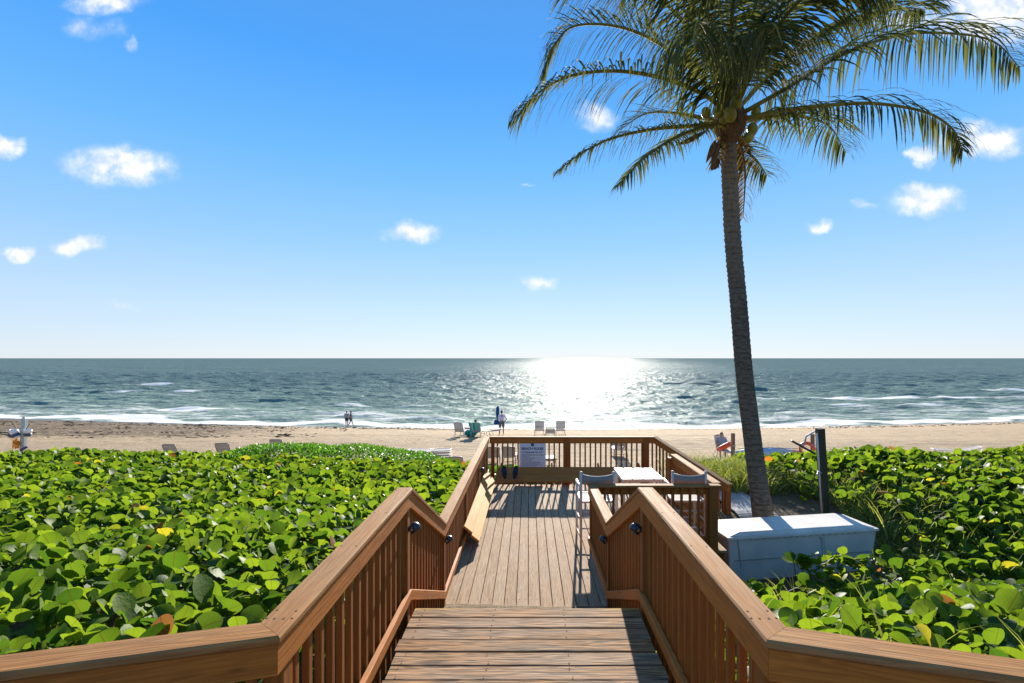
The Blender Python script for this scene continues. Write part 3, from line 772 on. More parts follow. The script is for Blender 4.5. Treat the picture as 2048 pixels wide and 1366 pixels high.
# ------------------------------------------------------------------ bar table and bar chairs
tb = thing('bar_table', (1.96, 8.75, 0), 'white bar-height table with a four-board top behind the right railing', 'table')
for i in range(4):
    xa = 1.595+0.092+i*0.184
    board('top_board', (xa, 8.33, 1.04), (xa, 9.17, 1.04), 0.168, 0.026, M['white'], tb, c=0.004)
b = MB()
for x in (1.64, 2.28): b.bar((x, 8.42, 1.0), (x, 9.08, 1.0), 0.03, 0.05)
b.bar((1.64, 8.42, 1.0), (2.28, 8.42, 1.0), 0.03, 0.05); b.bar((1.64, 9.08, 1.0), (2.28, 9.08, 1.0), 0.03, 0.05)
Wm = pmat(tb).inverted()
o = b.build('apron', M['white'], tb); o.matrix_local = Wm
for x in (1.64, 2.28):
    for yy in (8.42, 9.08): board('leg', (x, yy, 0), (x, yy, 1.02), 0.05, 0.05, M['chairwhite'], tb, up=Vector((0, 1, 0)))
board('footrest', (1.64, 8.42, 0.3), (2.28, 8.42, 0.3), 0.03, 0.04, M['chairwhite'], tb)

def bar_chair(x, y, label, rz=0.0):
    """seen from behind; sitter faces +Y (the sea)"""
    t = thing('bar_chair', (x, y, 0), label, 'chair', 'white bar chairs at the bar table', rz)
    w, d, sh, bh = 0.27, 0.56, 0.74, 1.235
    for s in (-1, 1):
        MB().tube([(s*w, -0.02, 0), (s*w, 0.0, sh), (s*w, -0.03, bh)], [0.019, 0.023, 0.022], 10).build('rear_leg', M['chairwhite'], t, True)
        MB().tube([(s*w, d, 0), (s*w, d-0.03, sh+0.22)], [0.019, 0.022], 10).build('front_leg', M['chairwhite'], t, True)
        MB().tube([(s*w, -0.02, sh+0.22), (s*w, d, sh+0.23)], 0.022, 10).build('arm', M['chairwhite'], t, True)
        MB().ellipsoid((s*w, -0.03, bh+0.004), (0.027, 0.027, 0.016)).build('finial', M['chairwhite'], t, True)
        for z in (0.14, 0.42): MB().tube([(s*w, 0, z), (s*w, d-0.01, z)], 0.013, 8).build('side_rung', M['chairwhite'], t, True)
    for z, yy in ((0.30, d-0.01), (0.30, 0.0), (0.58, 0.0)):
        MB().tube([(-w, yy, z), (w, yy, z)], 0.013, 8).build('rung', M['chairwhite'], t, True)
    b = MB(); b.bar((0, 0.0, sh), (0, d-0.02, sh), 2*w-0.03, 0.02); b.build('seat', M['sling'], t)
    b = MB()
    for s in (-1, 1): b.bar((s*(w-0.012), 0, sh+0.004), (s*(w-0.012), d-0.02, sh+0.004), 0.035, 0.035)
    b.bar((-w, d-0.02, sh+0.004), (w, d-0.02, sh+0.004), 0.035, 0.035); b.bar((-w, 0.0, sh+0.004), (w, 0.0, sh+0.004), 0.035, 0.035)
    b.build('seat_frame', M['chairwhite'], t)
    n = 10; v = []; f = []
    for i in range(n+1):
        u = -1+2*i/n; sag = 0.03*(1-u*u); bow = -0.05*(1-u*u)
        for k, z in enumerate((bh-0.19, bh-0.02)):
            v.append((u*w, -0.03+bow, z-sag*k*1.1)); v.append((u*w, -0.024+bow, z-sag*k*1.1))
    for i in range(n):
        a = i*4; f += [(a, a+4, a+6, a+2), (a+1, a+3, a+7, a+5), (a+2, a+6, a+7, a+3), (a, a+1, a+5, a+4)]
    link('back_sling', mesh('back_sling', v, f, True), M['sling'], t)
    MB().tube([(-w, -0.03, bh-0.03), (-w*0.5, -0.068, bh-0.055), (0, -0.08, bh-0.062), (w*0.5, -0.068, bh-0.055), (w, -0.03, bh-0.03)], 0.011, 8).build('back_rail', M['chairwhite'], t, True)
bar_chair(1.135, 8.06, 'white bar chair at the deck walkway, left of the table', R(1.5))
bar_chair(2.66, 8.10, 'white bar chair right of the table by the side railing', R(-2))

# ------------------------------------------------------------------ dock box
BG = gz(4.9, 8.8)
db = thing('dock_box', (3.42, 8.36, BG), 'long white storage box with a sloping lid on the sand beside the palm', 'storage box', None, R(9))
z0 = 0.03-BG; Lb, Db = 2.97, 0.84
def frustum(x0, x1, y0, y1, za, zb, ins):
    v = [(x0,y0,za),(x1,y0,za),(x1,y1,za),(x0,y1,za),(x0+ins,y0+ins,zb),(x1-ins,y0+ins,zb),(x1-ins,y1-ins,zb),(x0+ins,y1-ins,zb)]
    return (v, [(3,2,1,0),(4,5,6,7),(0,1,5,4),(1,2,6,5),(2,3,7,6),(3,0,4,7)])
v, f = frustum(0.03, Lb-0.03, 0.03, Db-0.03, z0-0.03, -0.15, 0.07)
MB().add((v, [tuple(reversed(q)) for q in f])).build('body', M['white'], db, bevel=0.012)
lid = MB().add(frustum(0, Lb, 0, Db, z0-0.045, z0, 0.0)).build('lid_rim', M['white'], db, bevel=0.006)
lx = [(0.04,0.04,z0+.001),(Lb-.04,0.04,z0+.001),(Lb-.04,Db-.04,z0+.001),(0.04,Db-.04,z0+.001),(0.27,0.085,z0+.06),(Lb-.27,0.085,z0+.06),(Lb-.27,Db-.085,z0+.06),(0.27,Db-.085,z0+.06)]
MB().add((lx, [(3,2,1,0),(4,5,6,7),(0,1,5,4),(1,2,6,5),(2,3,7,6),(3,0,4,7)])).build('lid', M['white'], db, bevel=0.006)
for i in range(17):
    MB().lathe([(0.0085, 0), (0.0075, 0.004), (0.004, 0.006)], 8, Matrix.Translation((0.45+i*0.128, 0.028, z0-0.062)) @ Matrix.Rotation(R(90), 4, 'X')).build('bolt', M['dark'], db)
MB().bar((Lb*0.62, 0.028, z0-0.09), (Lb*0.645, 0.075, z0-0.50), 0.075, 0.012, Vector((0, -1, 0))).build('latch_strap', M['chairwhite'], db, bevel=0.003)
MB().box((Lb*0.62-.05, 0.012, z0-0.115), (Lb*0.62+.05, 0.034, z0-0.085)).build('hasp', M['chairwhite'], db, bevel=0.003)
MB().bar((0.20, 0.022, z0-0.06), (0.29, 0.064, z0-0.55), 0.01, 0.006, Vector((0, -1, 0))).build('seam', M['galv'], db)
MB().bar((0.15, 0.052, z0-0.42), (Lb-0.1, 0.050, z0-0.42), 0.008, 0.008).build('base_seam', M['galv'], db)

# ------------------------------------------------------------------ ribbed access mat
mt = thing('ribbed_mat', (4.6, 10.9, 0), 'grey ribbed walkway mat on the sand between the deck and the palm', 'mat')
mp = []
for i in range(44):
    yy = 9.55+i*0.062
    zz = [gz(xx, yy)+0.06 for xx in (3.42, 4.2, 5.3, 6.0)]
    a = Vector((4.42, yy+0.10, zz[1])); b_ = Vector((5.2, yy-0.06, gz(5.2, yy)+0.05))
    if i == 0: wm = pmat(mt).inverted()
    m4 = Matrix.Translation(a) @ frame_of(b_-a)
    link('rib', board_mesh(0.80, 0.045, 0.024, 0.006), M['galv'] if i % 5 == 0 else plain('grey_mat', (0.30, 0.31, 0.32), 0.6) if i == 1 else bpy.data.materials.get('grey_mat') or M['galv'], mt, wm @ m4)

# ------------------------------------------------------------------ shower post
pb = at(1651, 1025, 10.2); pt = at(1640, 857, 10.2)
gzp = gz(pb.x, pb.y)
sp_ = thing('shower_post', (pb.x, pb.y, gzp), 'tall black square shower post with a pale pipe and tap, right of the palm', 'post')
lean = Vector(((pt.x-pb.x), 0, pt.z-gzp))
board('post', (pb.x, pb.y, gzp-0.1), (pb.x+lean.x, pb.y, pt.z), 0.14, 0.14, M['dark'], sp_, up=Vector((0, 1, 0)), c=0.01)
W2 = pmat(sp_).inverted()
b = MB(); xo = pb.x-0.10
b.tube([(xo, pb.y-.05, gzp), (xo+lean.x*0.9, pb.y-.05, pt.z-0.12), (xo+lean.x-0.04, pb.y-.05, pt.z-0.05), (xo+lean.x-0.22, pb.y-.05, pt.z-0.16), (xo+lean.x-0.26, pb.y-.05, pt.z-0.34)], 0.019, 8)
b.build('pipe', M['galv'], sp_, True).matrix_local = W2
b = MB(); b.tube([(xo+lean.x-0.52, pb.y-.05, pt.z-0.25), (xo+lean.x-0.03, pb.y-.05, pt.z-0.52)], 0.022, 8); b.build('shower_arm', M['dark'], sp_, True).matrix_local = W2
b = MB(); zt_ = gzp+0.95
b.tube([(xo, pb.y-.05, zt_), (xo-0.11, pb.y-.09, zt_+0.01), (xo-0.15, pb.y-.10, zt_-0.05)], 0.016, 8)
b.lathe([(0.035, 0), (0.035, 0.012), (0.01, 0.02)], 10, Matrix.Translation((xo-0.09, pb.y-.09, zt_+0.03)))
b.build('tap', M['galv'], sp_, True).matrix_local = W2

# ------------------------------------------------------------------ palm
PB = Vector((4.72, 9.82, gz(4.72, 9.82)))
palm = thing('palm_tree', PB, 'tall leaning coconut palm with ringed trunk and drooping fronds', 'palm tree')
PW = pmat(palm).inverted(); PY = 9.82
TN = 520
tp = catmull([at(1533, 1090, PY), at(1523, 1010, PY), at(1507, 895, PY), at(1490, 760, PY), at(1478, 620, PY), at(1466, 480, PY), at(1460, 370, PY), at(1457, 285, PY)], TN)
tv, tf, ring = [], [], []; SD = 22
tp[0].z = min(tp[0].z, PB.z-0.1)
zz_ = [0.0]
for i in range(TN): zz_.append(zz_[-1]+(tp[i+1]-tp[i]).length)
for i, p in enumerate(tp):
    s_ = i/TN
    r0 = 0.145+0.035*(1-s_)+0.06*math.exp(-s_*14)+0.015*math.exp(-((s_-0.12)/0.1)**2)
    for k in range(SD):
        a = 2*math.pi*k/SD
        # leaf-scar rings: irregular, a sharp lip over a slow taper
        w_ = zz_[i]/0.105+0.28*math.sin(a+i*0.004)+0.16*math.sin(2*a+1.7*math.floor(zz_[i]/0.105))+0.22*math.sin(zz_[i]*2.3)
        ph = w_ % 1.0
        am = 0.03+0.15*min(1, max(0, (s_-0.35)/0.45))
        jr = r0*(1+am*(ph-0.35)+0.015*math.sin(a*3+i*0.05)+rng.uniform(-.010, .010))
        tv.append(PW @ Vector((p.x+jr*math.cos(a), p.y+jr*math.sin(a), p.z))); ring.append(ph)
for i in range(TN):
    for k in range(SD):
        k2 = (k+1) % SD; tf.append((i*SD+k, i*SD+k2, (i+1)*SD+k2, (i+1)*SD+k))
tme = mesh('trunk', tv, tf, True)
ra = tme.attributes.new('ring', 'FLOAT', 'POINT'); ra.data.foreach_set('value', ring)
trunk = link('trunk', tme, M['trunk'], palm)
crown = at(1460, 238, PY)
# fibrous head of the trunk
hb = MB(); hp = [tp[-1]-Vector((0, 0, .05)), at(1457, 272, PY), at(1459, 258, PY), at(1462, 235, PY), at(1464, 190, PY), at(1466, 140, PY)]
hb.tube([PW @ p for p in hp], [0.15, 0.22, 0.30, 0.27, 0.17, 0.05], 16)
for k in range(60):     # ragged sheath fibres
    a = rng.uniform(0, 6.28); z = rng.uniform(-0.25, 0.25); r0 = 0.24
    p0 = crown+Vector((r0*math.cos(a), r0*math.sin(a), z)); d = Vector((math.cos(a)*rng.uniform(.05, .2), math.sin(a)*rng.uniform(.05, .2), rng.uniform(-0.45, 0.2)))
    hb.bar(PW @ p0, PW @ (p0+d), rng.uniform(.01, .04), 0.004)
hb.build('crown_fibre', M['fibre'], palm)
def husk(pts, w):
    b = MB(); P_ = catmull([PW @ at(*p) for p in pts], 8)
    b.tube(P_, [w*math.sin(math.pi*(0.12+0.86*i/8)) for i in range(9)], 8); b.build('dry_sheath', M['fibre'], palm, True)
husk([(1430, 282, PY-.25), (1424, 300, PY-.3), (1412, 326, PY-.3)], 0.06); husk([(1436, 285, PY-.2), (1430, 310, PY-.25), (1424, 342, PY-.25)], 0.07); husk([(1412, 262, PY-.3), (1380, 280, PY-.5), (1352, 290, PY-.6)], 0.05)
husk([(1438, 320, PY-.2), (1428, 332, PY-.22), (1422, 340, PY-.2)], 0.08)
for (px_, py_, dy, s) in ((1437, 223, -.30, 1.0), (1460, 229, -.42, 1.15), (1472, 207, -.30, 1.1), (1447, 238, -.28, .8), (1412, 226, -.05, .9), (1505, 258, -.12, .95), (1497, 275, -.16, .9), (1512, 222, -.05, .9), (1486, 240, .3, 1), (1440, 210, .1, .9)):
    c = PW @ at(px_, py_, PY+dy)
    b = MB(); b.ellipsoid(c, (0.105*s, 0.105*s, 0.135*s), 14, 10, Matrix.Rotation(rng.uniform(-.3, .3), 3, 'Y'))
    b.build('coconut', M['coconut'], palm, True)

def frond(ctrl, llen=0.8, n=58, droop=0.75, brown=False, width=0.034, base_r=0.042, start=0.09, tuft=0.0):
    """ctrl: list of world points from sheath to tip"""
    d0 = 0.5 if llen > 1.1 else 0.26
    n = int(n*1.6); llen *= 1.10; droop *= 1.35 if llen > 1.1 else 1.08; width *= 0.8
    P_ = catmull(ctrl, 40); L = len(P_)-1
    rp = [PW @ p for p in P_]
    rb = MB(); rb.tube(rp, [base_r*(1-i/L)**0.8+0.005 for i in range(L+1)], 6)
    r = rb.build('frond', M['rachis'] if not brown else M['fibre'], palm, True)
    V, Q, RN, UV = [], [], [], []
    lo = (0, 0, -1)
    for side in (-1, 1):
        for j in range(n):
            t = start+(1-start)*(j+rng.uniform(0.1, 0.9))/n
            i = min(int(t*L), L-1); p = P_[i].lerp(P_[i+1], t*L-i)
            d = (P_[min(i+2, L)]-P_[max(i-1, 0)]).normalized()
            sdv = d.cross(Vector((0, 0, 1)))
            if sdv.length < 0.15: sdv = Vector((1, 0, 0))
            sdv.normalize(); upv = sdv.cross(d).normalized()
            tt = (t-start)/(1-start)
            ll = llen*(0.42+0.75*math.sin(math.pi*min(1, 0.18+0.75*tt))**0.8)*rng.uniform(0.78, 1.12)
            if tt > 0.86: ll *= 1-0.45*(tt-0.86)/0.14
            lift = rng.uniform(-0.05, 0.40)
            dirv = (sdv*side*0.85+d*(0.30+0.55*tt)+upv*lift).normalized()
            dr = droop*rng.uniform(0.65, 1.35)
            segs = 5; q = p.copy(); rnd = rng.random(); prev = None
            w0 = width*rng.uniform(0.75, 1.2)
            broken = rng.random() < 0.08
            for s in range(segs+1):
                u = s/segs
                ww = w0*(0.45+0.9*min(1, u*4) if u < 0.25 else 1.35*(1-((u-0.25)/0.75)**1.6))*0.5+0.001
                across = dirv.cross(Vector((0, 0, 1)))
                if across.length < 0.05: across = d.copy()
                across.normalize()
                # blade stands roughly edge-on to its neighbours
                across = (across*0.5+d*0.6).normalized()
                base = len(V)
                V.append(tuple(PW @ (q-across*ww))); V.append(tuple(PW @ (q+across*ww)))
                RN += [rnd, rnd]; UV += [(0, u), (1, u)]
                if s > 0: Q.append((base-2, base-1, base+1, base))
                g_ = dr*(d0+0.5*u)*(2.2 if broken and s == 2 else 1)
                dirv = (dirv+Vector((0, 0, -1))*g_*0.62+Vector((rng.uniform(-.05, .05), rng.uniform(-.05, .05), 0))).normalized()
                q = q+dirv*(ll/segs)
    me = numpy_mesh('leaflets', np.array(V), np.array(Q), RN, UV)
    o = link('leaflets', me, M['frondbrown'] if brown else M['frond'], r)
    return r
def FP(pts):
    """(px, py, depth offset) to world points"""
    return [at(p[0], p[1], PY+(p[2] if len(p) > 2 else 0)) for p in pts]
FR = [
 (FP([(1478,240,-.1),(1560,222,-.3),(1650,211,-.5),(1750,207,-.6),(1850,224,-.7),(1905,258,-.7),(1926,302,-.7)]), dict(llen=.72, droop=1.0, n=56)),
 (FP([(1482,228,-.1),(1580,172,-.2),(1680,112,-.2),(1790,72,-.2),(1890,66,-.2),(1985,82,-.2),(2040,135,-.2)]), dict(llen=.98, droop=1.15, n=66)),
 (FP([(1478,215,.1),(1560,130,.4),(1650,66,.8),(1740,30,1.1),(1810,16,1.3),(1850,20,1.4)]), dict(llen=.92, droop=.95, n=60)),
 (FP([(1480,245,.2),(1540,234,.7),(1610,234,1.3),(1660,254,1.8),(1692,305,2.0)]), dict(llen=.85, droop=1.0, n=48)),
 (FP([(1476,205,-.2),(1535,85,-.9),(1600,0,-1.6),(1680,-60,-2.1),(1770,-60,-2.4)]), dict(llen=1.15, droop=.85, n=74)),
 (FP([(1468,195,.0),(1500,60,.3),(1530,-70,.6),(1590,-180,.8),(1680,-240,.9)]), dict(llen=.95, droop=.8, n=60)),
 (FP([(1462,195,-.2),(1462,70,-.9),(1470,-40,-1.6),(1480,-110,-2.3),(1490,-100,-3.0),(1495,-20,-3.5)]), dict(llen=1.15, droop=.95, n=76)),
 (FP([(1455,195,-.2),(1425,60,-.8),(1390,-40,-1.4),(1350,-100,-1.9),(1300,-110,-2.3),(1255,-60,-2.6)]), dict(llen=1.15, droop=.9, n=76)),
 (FP([(1450,200,.0),(1405,100,-.2),(1345,20,-.4),(1270,-35,-.5),(1190,-45,-.6),(1115,-5,-.6)]), dict(llen=.95, droop=.75, n=62)),
 (FP([(1446,205,.1),(1385,140,.3),(1310,82,.5),(1230,52,.6),(1150,52,.7),(1112,85,.7),(1090,142,.7)]), dict(llen=.98, droop=.8, n=64)),
 (FP([(1444,215,-.2),(1400,185,-.5),(1320,155,-.9),(1230,142,-1.2),(1140,152,-1.4),(1075,188,-1.5),(1028,238,-1.5)]), dict(llen=.85, droop=.95, n=62)),
 (FP([(1444,245,.0),(1385,252,.1),(1310,258,.2),(1230,275,.2),(1165,305,.2),(1112,345,.2)]), dict(llen=.58, droop=1.1, n=50)),
 (FP([(1442,250,-.2),(1395,258,-.7),(1345,278,-1.1),(1290,315,-1.5),(1235,372,-1.8)]), dict(llen=.62, droop=1.0, n=48)),
 (FP([(1474,262,.2),(1486,286,.4),(1502,310,.6),(1520,330,.8),(1534,352,.9)]), dict(llen=.62, droop=.7, n=26, start=.1)),
 (FP([(1472,268,.1),(1484,300,.25),(1490,345,.3),(1489,390,.3),(1486,436,.3)]), dict(llen=.42, droop=.7, n=34, brown=True, start=.1, base_r=.03)),
 (FP([(1440,200,.4),(1400,70,1.2),(1360,-30,2.0),(1300,-90,2.7)]), dict(llen=.9, droop=.8, n=56)),
 (FP([(1480,200,.5),(1525,80,1.4),(1580,-10,2.3),(1650,-40,3.1)]), dict(llen=.9, droop=.8, n=56)),
 (FP([(1462,190,.3),(1455,40,1.2),(1450,-80,2.2),(1445,-130,3.2)]), dict(llen=.95, droop=.8, n=58)),
 (FP([(1450,205,-.3),(1432,120,-1.3),(1412,60,-2.1),(1395,45,-2.8),(1385,85,-3.3)]), dict(llen=1.15, droop=1.0, n=72)),
 (FP([(1474,205,-.3),(1500,125,-1.2),(1525,65,-2.0),(1548,50,-2.6),(1565,90,-3.0)]), dict(llen=1.15, droop=1.0, n=72)),
 (FP([(1462,185,.0),(1464,60,.0),(1466,-120,.0),(1470,-280,.1)]), dict(llen=.7, droop=.35, n=46)),
 (FP([(1446,240,.3),(1400,236,.9),(1350,226,1.6),(1290,228,2.3),(1240,260,2.8)]), dict(llen=.8, droop=.95, n=46)),
 (FP([(1446,262,-.1),(1438,300,-.15),(1430,330,-.2)]), dict(llen=.3, droop=.6, n=12, brown=True, base_r=.025)),
]
for ctrl, kw in FR: frond(ctrl, **kw)

# ------------------------------------------------------------------ sea grape, naupaka, grasses
LV = [(-0.05, .25, .05), (0.14, .43, .14), (0.38, .53, .38), (0.63, .50, .64), (0.84, .35, .85), (0.96, .16, .97)]
def leaf_proto(fold, curl, skew):
    V, UVs, Fc = [(0, 0.03, 0)], [(0.5, 0.0)], []
    for (ve, hw, vm) in LV:
        for u, vv in ((-hw, ve), (0, vm), (hw, ve)):
            V.append((u+skew*vv*vv, vv, fold*abs(u)+curl*(vv-0.35)**2+0.05*math.sin(u*9+vv*7)*abs(u)))
            UVs.append((0.5+u, vv))
    V.append((skew, 1.0, curl*0.42)); UVs.append((0.5, 1.0))
    Fc += [(0, 2, 1), (0, 3, 2)]
    for r in range(5):
        a = 1+r*3; b_ = a+3
        Fc += [(a, a+1, b_+1), (a, b_+1, b_), (a+1, a+2, b_+2), (a+1, b_+2, b_+1)]
    a = 16; Fc += [(a, a+1, 19), (a+1, a+2, 19)]
    V = np.array(V); V[:, :2] *= 0.97
    return V, np.array(Fc), np.array(UVs)
PROT = [leaf_proto(.16, -.12, .05), leaf_proto(.30, -.25, -.06), leaf_proto(-.10, -.30, .0), leaf_proto(.05, .16, .08), leaf_proto(.42, .05, -.03)]
def small_proto():
    V = np.array([(0, 0, 0), (-.22, .45, .05), (0, .5, 0), (.22, .45, .05), (-.26, .8, .02), (0, 1, -.06), (.26, .8, .02)])
    Fc = np.array([(0, 2, 1), (0, 3, 2), (1, 2, 4), (2, 5, 4), (2, 3, 6), (2, 6, 5)])
    return V, Fc, V[:, :2]+np.array([.5, 0])
def leaf_frames(n, upright, sunny=0.5):
    """random leaf orientations: (x, y, z) axes; upright leaves stand on their stalk, the rest lie flatter"""
    m = len(n) if hasattr(n, '__len__') else n
    flat = nr.uniform(size=m) > upright
    tilt = np.where(flat, nr.uniform(0.05, 0.75, m), nr.uniform(0.75, 1.45, m))
    az = nr.uniform(0, 2*np.pi, m)
    fav = nr.uniform(size=m) < sunny        # many turn their face towards the light
    az = np.where(fav, np.pi/2+nr.normal(0, 0.7, m), az)
    N = np.stack([np.sin(tilt)*np.cos(az), np.sin(tilt)*np.sin(az), np.cos(tilt)], -1)
    U = np.array([0, 0, 1.0])-N*N[:, 2:3]; U /= np.linalg.norm(U, axis=1)[:, None]+1e-9
    Rr = np.cross(U, N); th = nr.normal(0, 0.8, m)
    # flat leaves point outwards in any direction
    th = np.where(flat, nr.uniform(0, 2*np.pi, m), th)
    B = U*np.cos(th)[:, None]+Rr*np.sin(th)[:, None]
    Xx = np.cross(B, N)
    return Xx, B, N
def scatter(name, pos, size, protos, upright, parent, mat, sunny=0.5, rndarr=None):
    n = len(pos); which = nr.integers(0, len(protos), n)
    Xx, B, N = leaf_frames(n, upright, sunny); rn = nr.uniform(size=n) if rndarr is None else rndarr
    VV, FF, RR, UU = [], [], [], []; o = 0
    for w, (pv, pf, puv) in enumerate(protos):
        s = which == w; k = int(s.sum())
        if k == 0: continue
        v = pos[s][:, None, :]+size[s][:, None, None]*(pv[None, :, 0:1]*Xx[s][:, None, :]+pv[None, :, 1:2]*B[s][:, None, :]+pv[None, :, 2:3]*N[s][:, None, :])
        VV.append(v.reshape(-1, 3)); nv = len(pv)
        FF.append((pf[None]+(np.arange(k)*nv)[:, None, None]+o).reshape(-1, 3)); o += k*nv
        RR.append(np.repeat(rn[s], nv)); UU.append(np.tile(puv, (k, 1)))
    me = numpy_mesh(name, np.concatenate(VV), np.concatenate(FF), np.concatenate(RR), np.concatenate(UU), smooth=True)
    ob = link(name, me, mat, parent)
    if parent is not None: ob.matrix_local = pmat(parent).inverted()
    return ob
def canopy_l(x, y):
    return np.interp(y, [0.5, 2.0, 4.3, 6.0, 9.0, 12.0, 14.2, 15.5, 17], [1.95, 1.80, 1.38, 1.06, .70, .48, .34, -.1, -.9])+0.16*wob(x*1.7, y*1.7)-0.12*np.exp(-((x+1.2)/0.5)**2)
def canopy_r(x, y):
    return np.interp(y, [0.5, 2.2, 4.0, 5.4, 7.0, 9.0, 12.0, 13.6, 15, 16.5], [1.6, 1.42, 1.00, .48, -.20, .12, .46, .50, 0, -.9])+0.18*wob(x*1.6+9, y*1.6)-0.25*np.exp(-((x-1.15)/0.45)**2)
def in_view(x, y, m=0.1):
    return np.abs((x+0.0))/np.maximum(y, .3) < 1.16+m
def gen(n, x0, x1, y0, y1, can, keep, depth=0.16):
    x = nr.uniform(x0, x1, n); y = nr.uniform(y0, y1, n)
    ok = keep(x, y); x, y = x[ok], y[ok]
    z = can(x, y)-np.minimum(nr.exponential(depth, len(x)), 0.6)
    return np.stack([x, y, z], -1)
def keep_l(x, y):
    nau = (y > 13.0) & (x > -8.4)
    return (x < -1.30) & (in_view(x, y) | (y < 1.9)) & ~nau & (nr.uniform(size=len(x)) < np.where(y < 2, .8, 1.0)) & ((x < -1.3) | (y > 2.2)) & ((y > 1.95+(x+1.09)*0.262) )
def keep_r(x, y):
    inbox = (x > 3.1) & (x < 6.75) & (y > 7.75+0.16*(x-3.4)) & (y < 9.6+0.16*(x-3.4))
    strip = (y > 7.2) & (x < 3.5)
    sandy = (y > 8.0) & (y < 11.9) & (x < 6.3)
    deckn = (x < 5.2) & (y >= 8.0)
    left_far = (y > 11.9) & (x < 6.0)
    gap = wob(x*2.3+3, y*2.3) < -0.30
    dens = np.where((y > 7.8) & (x < 8.0), 0.35, 1.0)
    return (x > 1.13) & in_view(x, y) & ~inbox & ~strip & ~sandy & ~deckn & ~left_far & ~gap & (nr.uniform(size=len(x)) < dens) & (y > 1.97-(x-1.03)*0.29)
HEDGE = []
for (nm, lab, n, x0, x1, can, keep, dens) in (
        ('sea_grape_hedge', 'broad bed of bright green round-leaved sea grape filling the left side', None, -18.5, -1.19, canopy_l, keep_l, 270),
        ('sea_grape_hedge', 'patchy bed of round-leaved sea grape and grass filling the right side', None, 1.13, 18.5, canopy_r, keep_r, 180)):
    y0, y1 = 1.3, 15.4
    n = int((x1-x0)*(y1-y0)*dens)
    pos = gen(n, x0, x1, y0, y1, can, keep)
    size = np.clip(nr.normal(0.122, 0.040, len(pos)), 0.045, 0.23)*np.interp(pos[:, 1], [2, 5, 9, 12], [.80, .86, .95, 1.02])
    if x0 > 0: size *= 1.2
    c = Vector(((-5 if x0 < 0 else 6), 5, gz(-5 if x0 < 0 else 6, 5)))
    t = thing(nm, c, lab, 'sea grape', 'sea grape beds')
    # the 300 leaves that show largest stay single parts
    depth = can(pos[:, 0], pos[:, 1])-pos[:, 2]
    fr_ = np.abs(pos[:, 0])/pos[:, 1] < 1.12
    pxy = 716+975*(CZ-pos[:, 2])/pos[:, 1]
    score = np.where(fr_ & (pxy < 1370) & (depth < 0.09) & (pos[:, 1] > 1.9), size/pos[:, 1], 0)
    order = np.argsort(-score)[:300]; sel = np.zeros(len(pos), bool); sel[order] = True
    scatter('foliage', pos[~sel], size[~sel], PROT, 0.55, t, M['grape'])['kind'] = 'stuff'
    Xx, B, N = leaf_frames(300, 0.6)
    pm = []
    for (pv, pf, puv) in PROT:
        me = numpy_mesh('leaf', pv, pf, None, puv, smooth=True); pm.append(me)
    Wi = pmat(t).inverted()
    for i, j in enumerate(order):
        s = float(size[j]); m4 = Matrix(((Xx[i,0]*s, B[i,0]*s, N[i,0]*s, pos[j,0]), (Xx[i,1]*s, B[i,1]*s, N[i,1]*s, pos[j,1]), (Xx[i,2]*s, B[i,2]*s, N[i,2]*s, pos[j,2]), (0, 0, 0, 1)))
        link('leaf', pm[i % 5], M['grape1'], t, Wi @ m4)
    sb = MB()
    for j in nr.choice(len(pos), 520):
        p = Vector(pos[j]); e = p+Vector((rng.uniform(-.25, .25), rng.uniform(-.25, .25), -rng.uniform(.3, .7)))
        sb.tube([p, p.lerp(e, .5)+Vector((rng.uniform(-.06, .06), rng.uniform(-.06, .06), 0)), e], [0.004, 0.007, 0.011], 5)
    o = sb.build('stems', M['stem'], t); o.matrix_local = Wi; o['kind'] = 'stuff'
    HEDGE.append(t)

# naupaka mounds at the seaward edge of the left bed
def nau_top(x):
    return np.interp(x, [-9.3, -8.3, -7.4, -6.2, -5.3, -4.2, -3.1, -2.1, -1.2], [.22, .44, .54, .42, .48, .32, .16, -.16, -.3])
nt = thing('naupaka_shrub', (-5.2, 14.4, gz(-5.2, 14.4)), 'low mound of dense dark green small-leaved shrub at the beach edge', 'shrub')
n = 15000; x = nr.uniform(-9.2, -1.2, n); y = nr.uniform(12.9, 16.2, n)
zt = nau_top(x)-0.10*((y-14.3)/1.1)**2-0.12*(y < 13.6)*(13.6-y)+0.09*wob(x*4, y*4)
z = zt-np.minimum(nr.exponential(.10, n), .5)
ok = z > ground_z(x, y)+0.02
scatter('foliage', np.stack([x, y, z], -1)[ok], nr.uniform(.06, .11, int(ok.sum())), [small_proto()], 0.5, nt, M['naupaka'], 0.35)['kind'] = 'stuff'
n = 2600; x = nr.uniform(-1.6, 2.8, n); y = nr.uniform(12.95, 14.4, n)
nt2 = thing('naupaka_shrub', (0.4, 13.6, gz(0.4, 13.6)), 'low green shrubs on the sand just beyond the far railing', 'shrub')
z = 0.02+0.1*wob(x*3, y*3)-0.25*sstep(0.2, 2.2, x)-np.minimum(nr.exponential(.12, n), .5)-0.1*((y-13.5)/.7)**2
scatter('foliage', np.stack([x, y, z], -1), nr.uniform(.07, .14, n), [small_proto(), PROT[0]], 0.5, nt2, M['naupaka'], 0.35)['kind'] = 'stuff'

